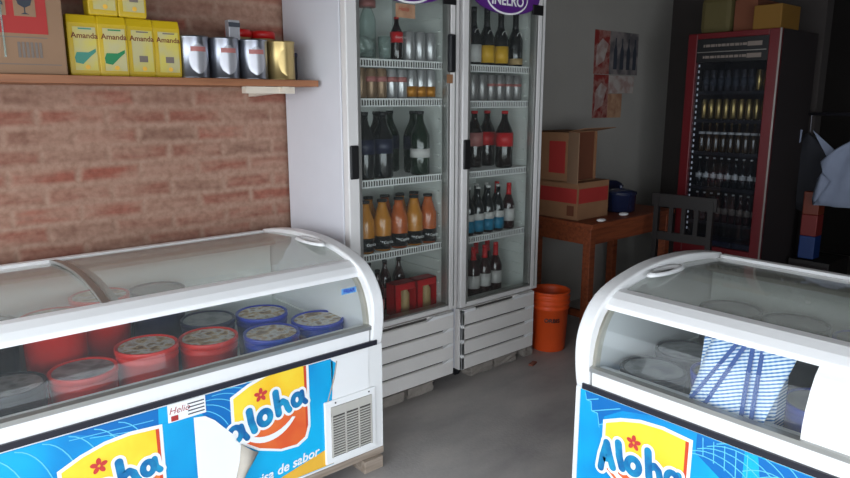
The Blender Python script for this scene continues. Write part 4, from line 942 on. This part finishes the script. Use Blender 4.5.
# ------------------------------------------------------------------ hanging clothes and stacked goods at the dark far right
def cloth(name, label, pts, loc, m, rot=0, seed=1):
    t = thing(name, label, 'clothing', loc, rot)
    bm = bmesh.new(); n = len(pts); random.seed(seed)
    A = [bm.verts.new((random.uniform(-.015, .015), p[0], p[1])) for p in pts]
    bm.faces.new(A); bmesh.ops.triangulate(bm, faces=bm.faces[:]); bmesh.ops.subdivide_edges(bm, edges=bm.edges[:], cuts=4, use_grid_fill=True)
    for v in bm.verts: v.co.x += .018 * math.sin(v.co.y * 42 + v.co.z * 9)
    o = obj('cloth_panel', bm, m, t, smooth=True); s = o.modifiers.new('Solidify', 'SOLIDIFY'); s.thickness = .02
    return t
# y decreases to the right in the picture
jk = cloth('hanging_jacket', 'dark jacket with pale lapels hanging at the dark far right', [(.0, 0), (.11, -.09), (.14, -.55), (-.14, -.60), (-.20, -.35), (-.12, -.08)], (5.45, 2.0, 1.36), M['clothdark'])
bm = bmesh.new(); poly(bm, [(0, 0), (.05, .0), (.03, .1)], 0); bm.free()
def flat(name, pts, x, m, parent):
    bm = bmesh.new(); A = [bm.verts.new((x, p[0], p[1])) for p in pts]; bm.faces.new(A); o = obj(name, bm, m, parent); s = o.modifiers.new('Solidify', 'SOLIDIFY'); s.thickness = .006; return o
flat('lapel', [(.073, -.111), (.060, .037), (.017, .024), (.022, -.064)], -.045, M['clothpale'], jk)
flat('lapel', [(-.051, .026), (-.211, -.11), (-.25, -.286), (-.157, -.149)], -.045, M['clothpale'], jk)
cloth('hanging_shirt', 'pale blue grey shirt hanging at the right edge of the picture', [(.0, 0), (.03, -.03), (.0, -.10), (-.05, -.16), (.03, -.34), (-.20, -.34), (-.30, -.10), (-.17, .15)], (5.30, 1.81, 1.20), M['clothpale'], 0, 4)
st_ = thing('clothes_rail', 'dark wall rail holding the hanging jacket and shirt', 'rail', (5.5, 1.22, 1.5)); bm = bmesh.new(); tube(bm, [(0, -.02, 0), (0, .80, 0)], .012); obj('rail', bm, M['darkcan'], st_)
bm = bmesh.new(); tube(bm, [(0, .78, -.13), (0, .78, 0)], .004); tube(bm, [(-.19, .45, -.18), (-.1, .45, .0), (0, .45, 0)], .004); split_obj('hook', bm, M['darkcan'], st_)
for k, (m, h0, h1, lb) in enumerate((('multib', 0, .17, 'blue pack at the bottom of the colourful stack beside the red cooler'), ('multired', .171, .33, 'red pack in the colourful stack beside the red cooler'), ('multio', .331, .50, 'orange pack at the top of the colourful stack beside the red cooler'))):
    tag(obj('stacked_pack', bx(0, .12, 0, .11, 0, h1 - h0), M[m], None, (5.38, 1.84, .44 + h0), bevel=.006), lb, 'pack')
cs = thing('dark_crate', 'dark crate stack beside the red cooler under the hanging jacket', 'crate', (5.36, 1.72, 0)); bm = bmesh.new(); box(bm, 0, .4, 0, .28, 0, .43); obj('crate_body', bm, M['darkwood'], cs)
bm = bmesh.new()
for k in range(4): box(bm, -.008, 0, .01, .27, .05 + k * .1, .1 + k * .1)
obj('crate_slats', bm, M['coolside'], cs)

# ------------------------------------------------------------------ light: daylight through the open shop front and an added side opening
w = bpy.data.worlds.new('World'); bpy.context.scene.world = w; w.use_nodes = True
bg = w.node_tree.nodes['Background']; bg.inputs[0].default_value = (.86, .93, 1.0, 1); bg.inputs[1].default_value = 5.2
la = bpy.data.lights.new('shop_front_portal', 'AREA'); la.shape = 'RECTANGLE'; la.size = 5.0; la.size_y = 2.05; la.cycles.is_portal = True
lo = bpy.data.objects.new('shop_front_portal', la); col.objects.link(lo); lo.location = (-.95, .4, 1.02); lo.rotation_euler = (PI / 2, 0, -PI / 2)
lb_ = la.copy(); lb_.size = 3.1; l2 = bpy.data.objects.new('added_side_portal', lb_); col.objects.link(l2); l2.location = (.7, -2.55, 1.02); l2.rotation_euler = (PI / 2, 0, 0)  # portal of the side opening added to brighten cooler fronts and freezer

# ------------------------------------------------------------------ camera
cam = bpy.data.cameras.new('camera'); co = bpy.data.objects.new('camera', cam); col.objects.link(co)
cam.sensor_width = 36; cam.lens = 680 / 850 * 36; cam.clip_start = .05
co.location = (0, 0, 1.6); co.rotation_euler = (PI / 2 - math.radians(11.553), 0, math.radians(49.232 - 90))
sc = bpy.context.scene; sc.camera = co
sc.view_settings.view_transform = 'Standard'; sc.view_settings.look = 'None'; sc.view_settings.gamma = 1; sc.view_settings.use_curve_mapping = False
sc.view_settings.exposure = 0
tag(obj('brick_chip', bx(0, .07, 0, .03, 0, .012), M['chip'], None, (3.06, 2.54, 0), bevel=.004, rot=(0, 0, .3)), 'reddish brick chip on the floor in front of the right cooler', 'rubble')
dj = thing('dark_jar', 'small dark jar at the shelf end beside the cooler side', 'jar', (1.765, 3.06, ZS)); lathe_obj('jar_body', [(.026, 0), (.028, .006), (.028, .115)], M['darkcan'], dj); lathe_obj('jar_lid', [(.030, .115), (.030, .135), (.0001, .136)], M['nvy'], dj)
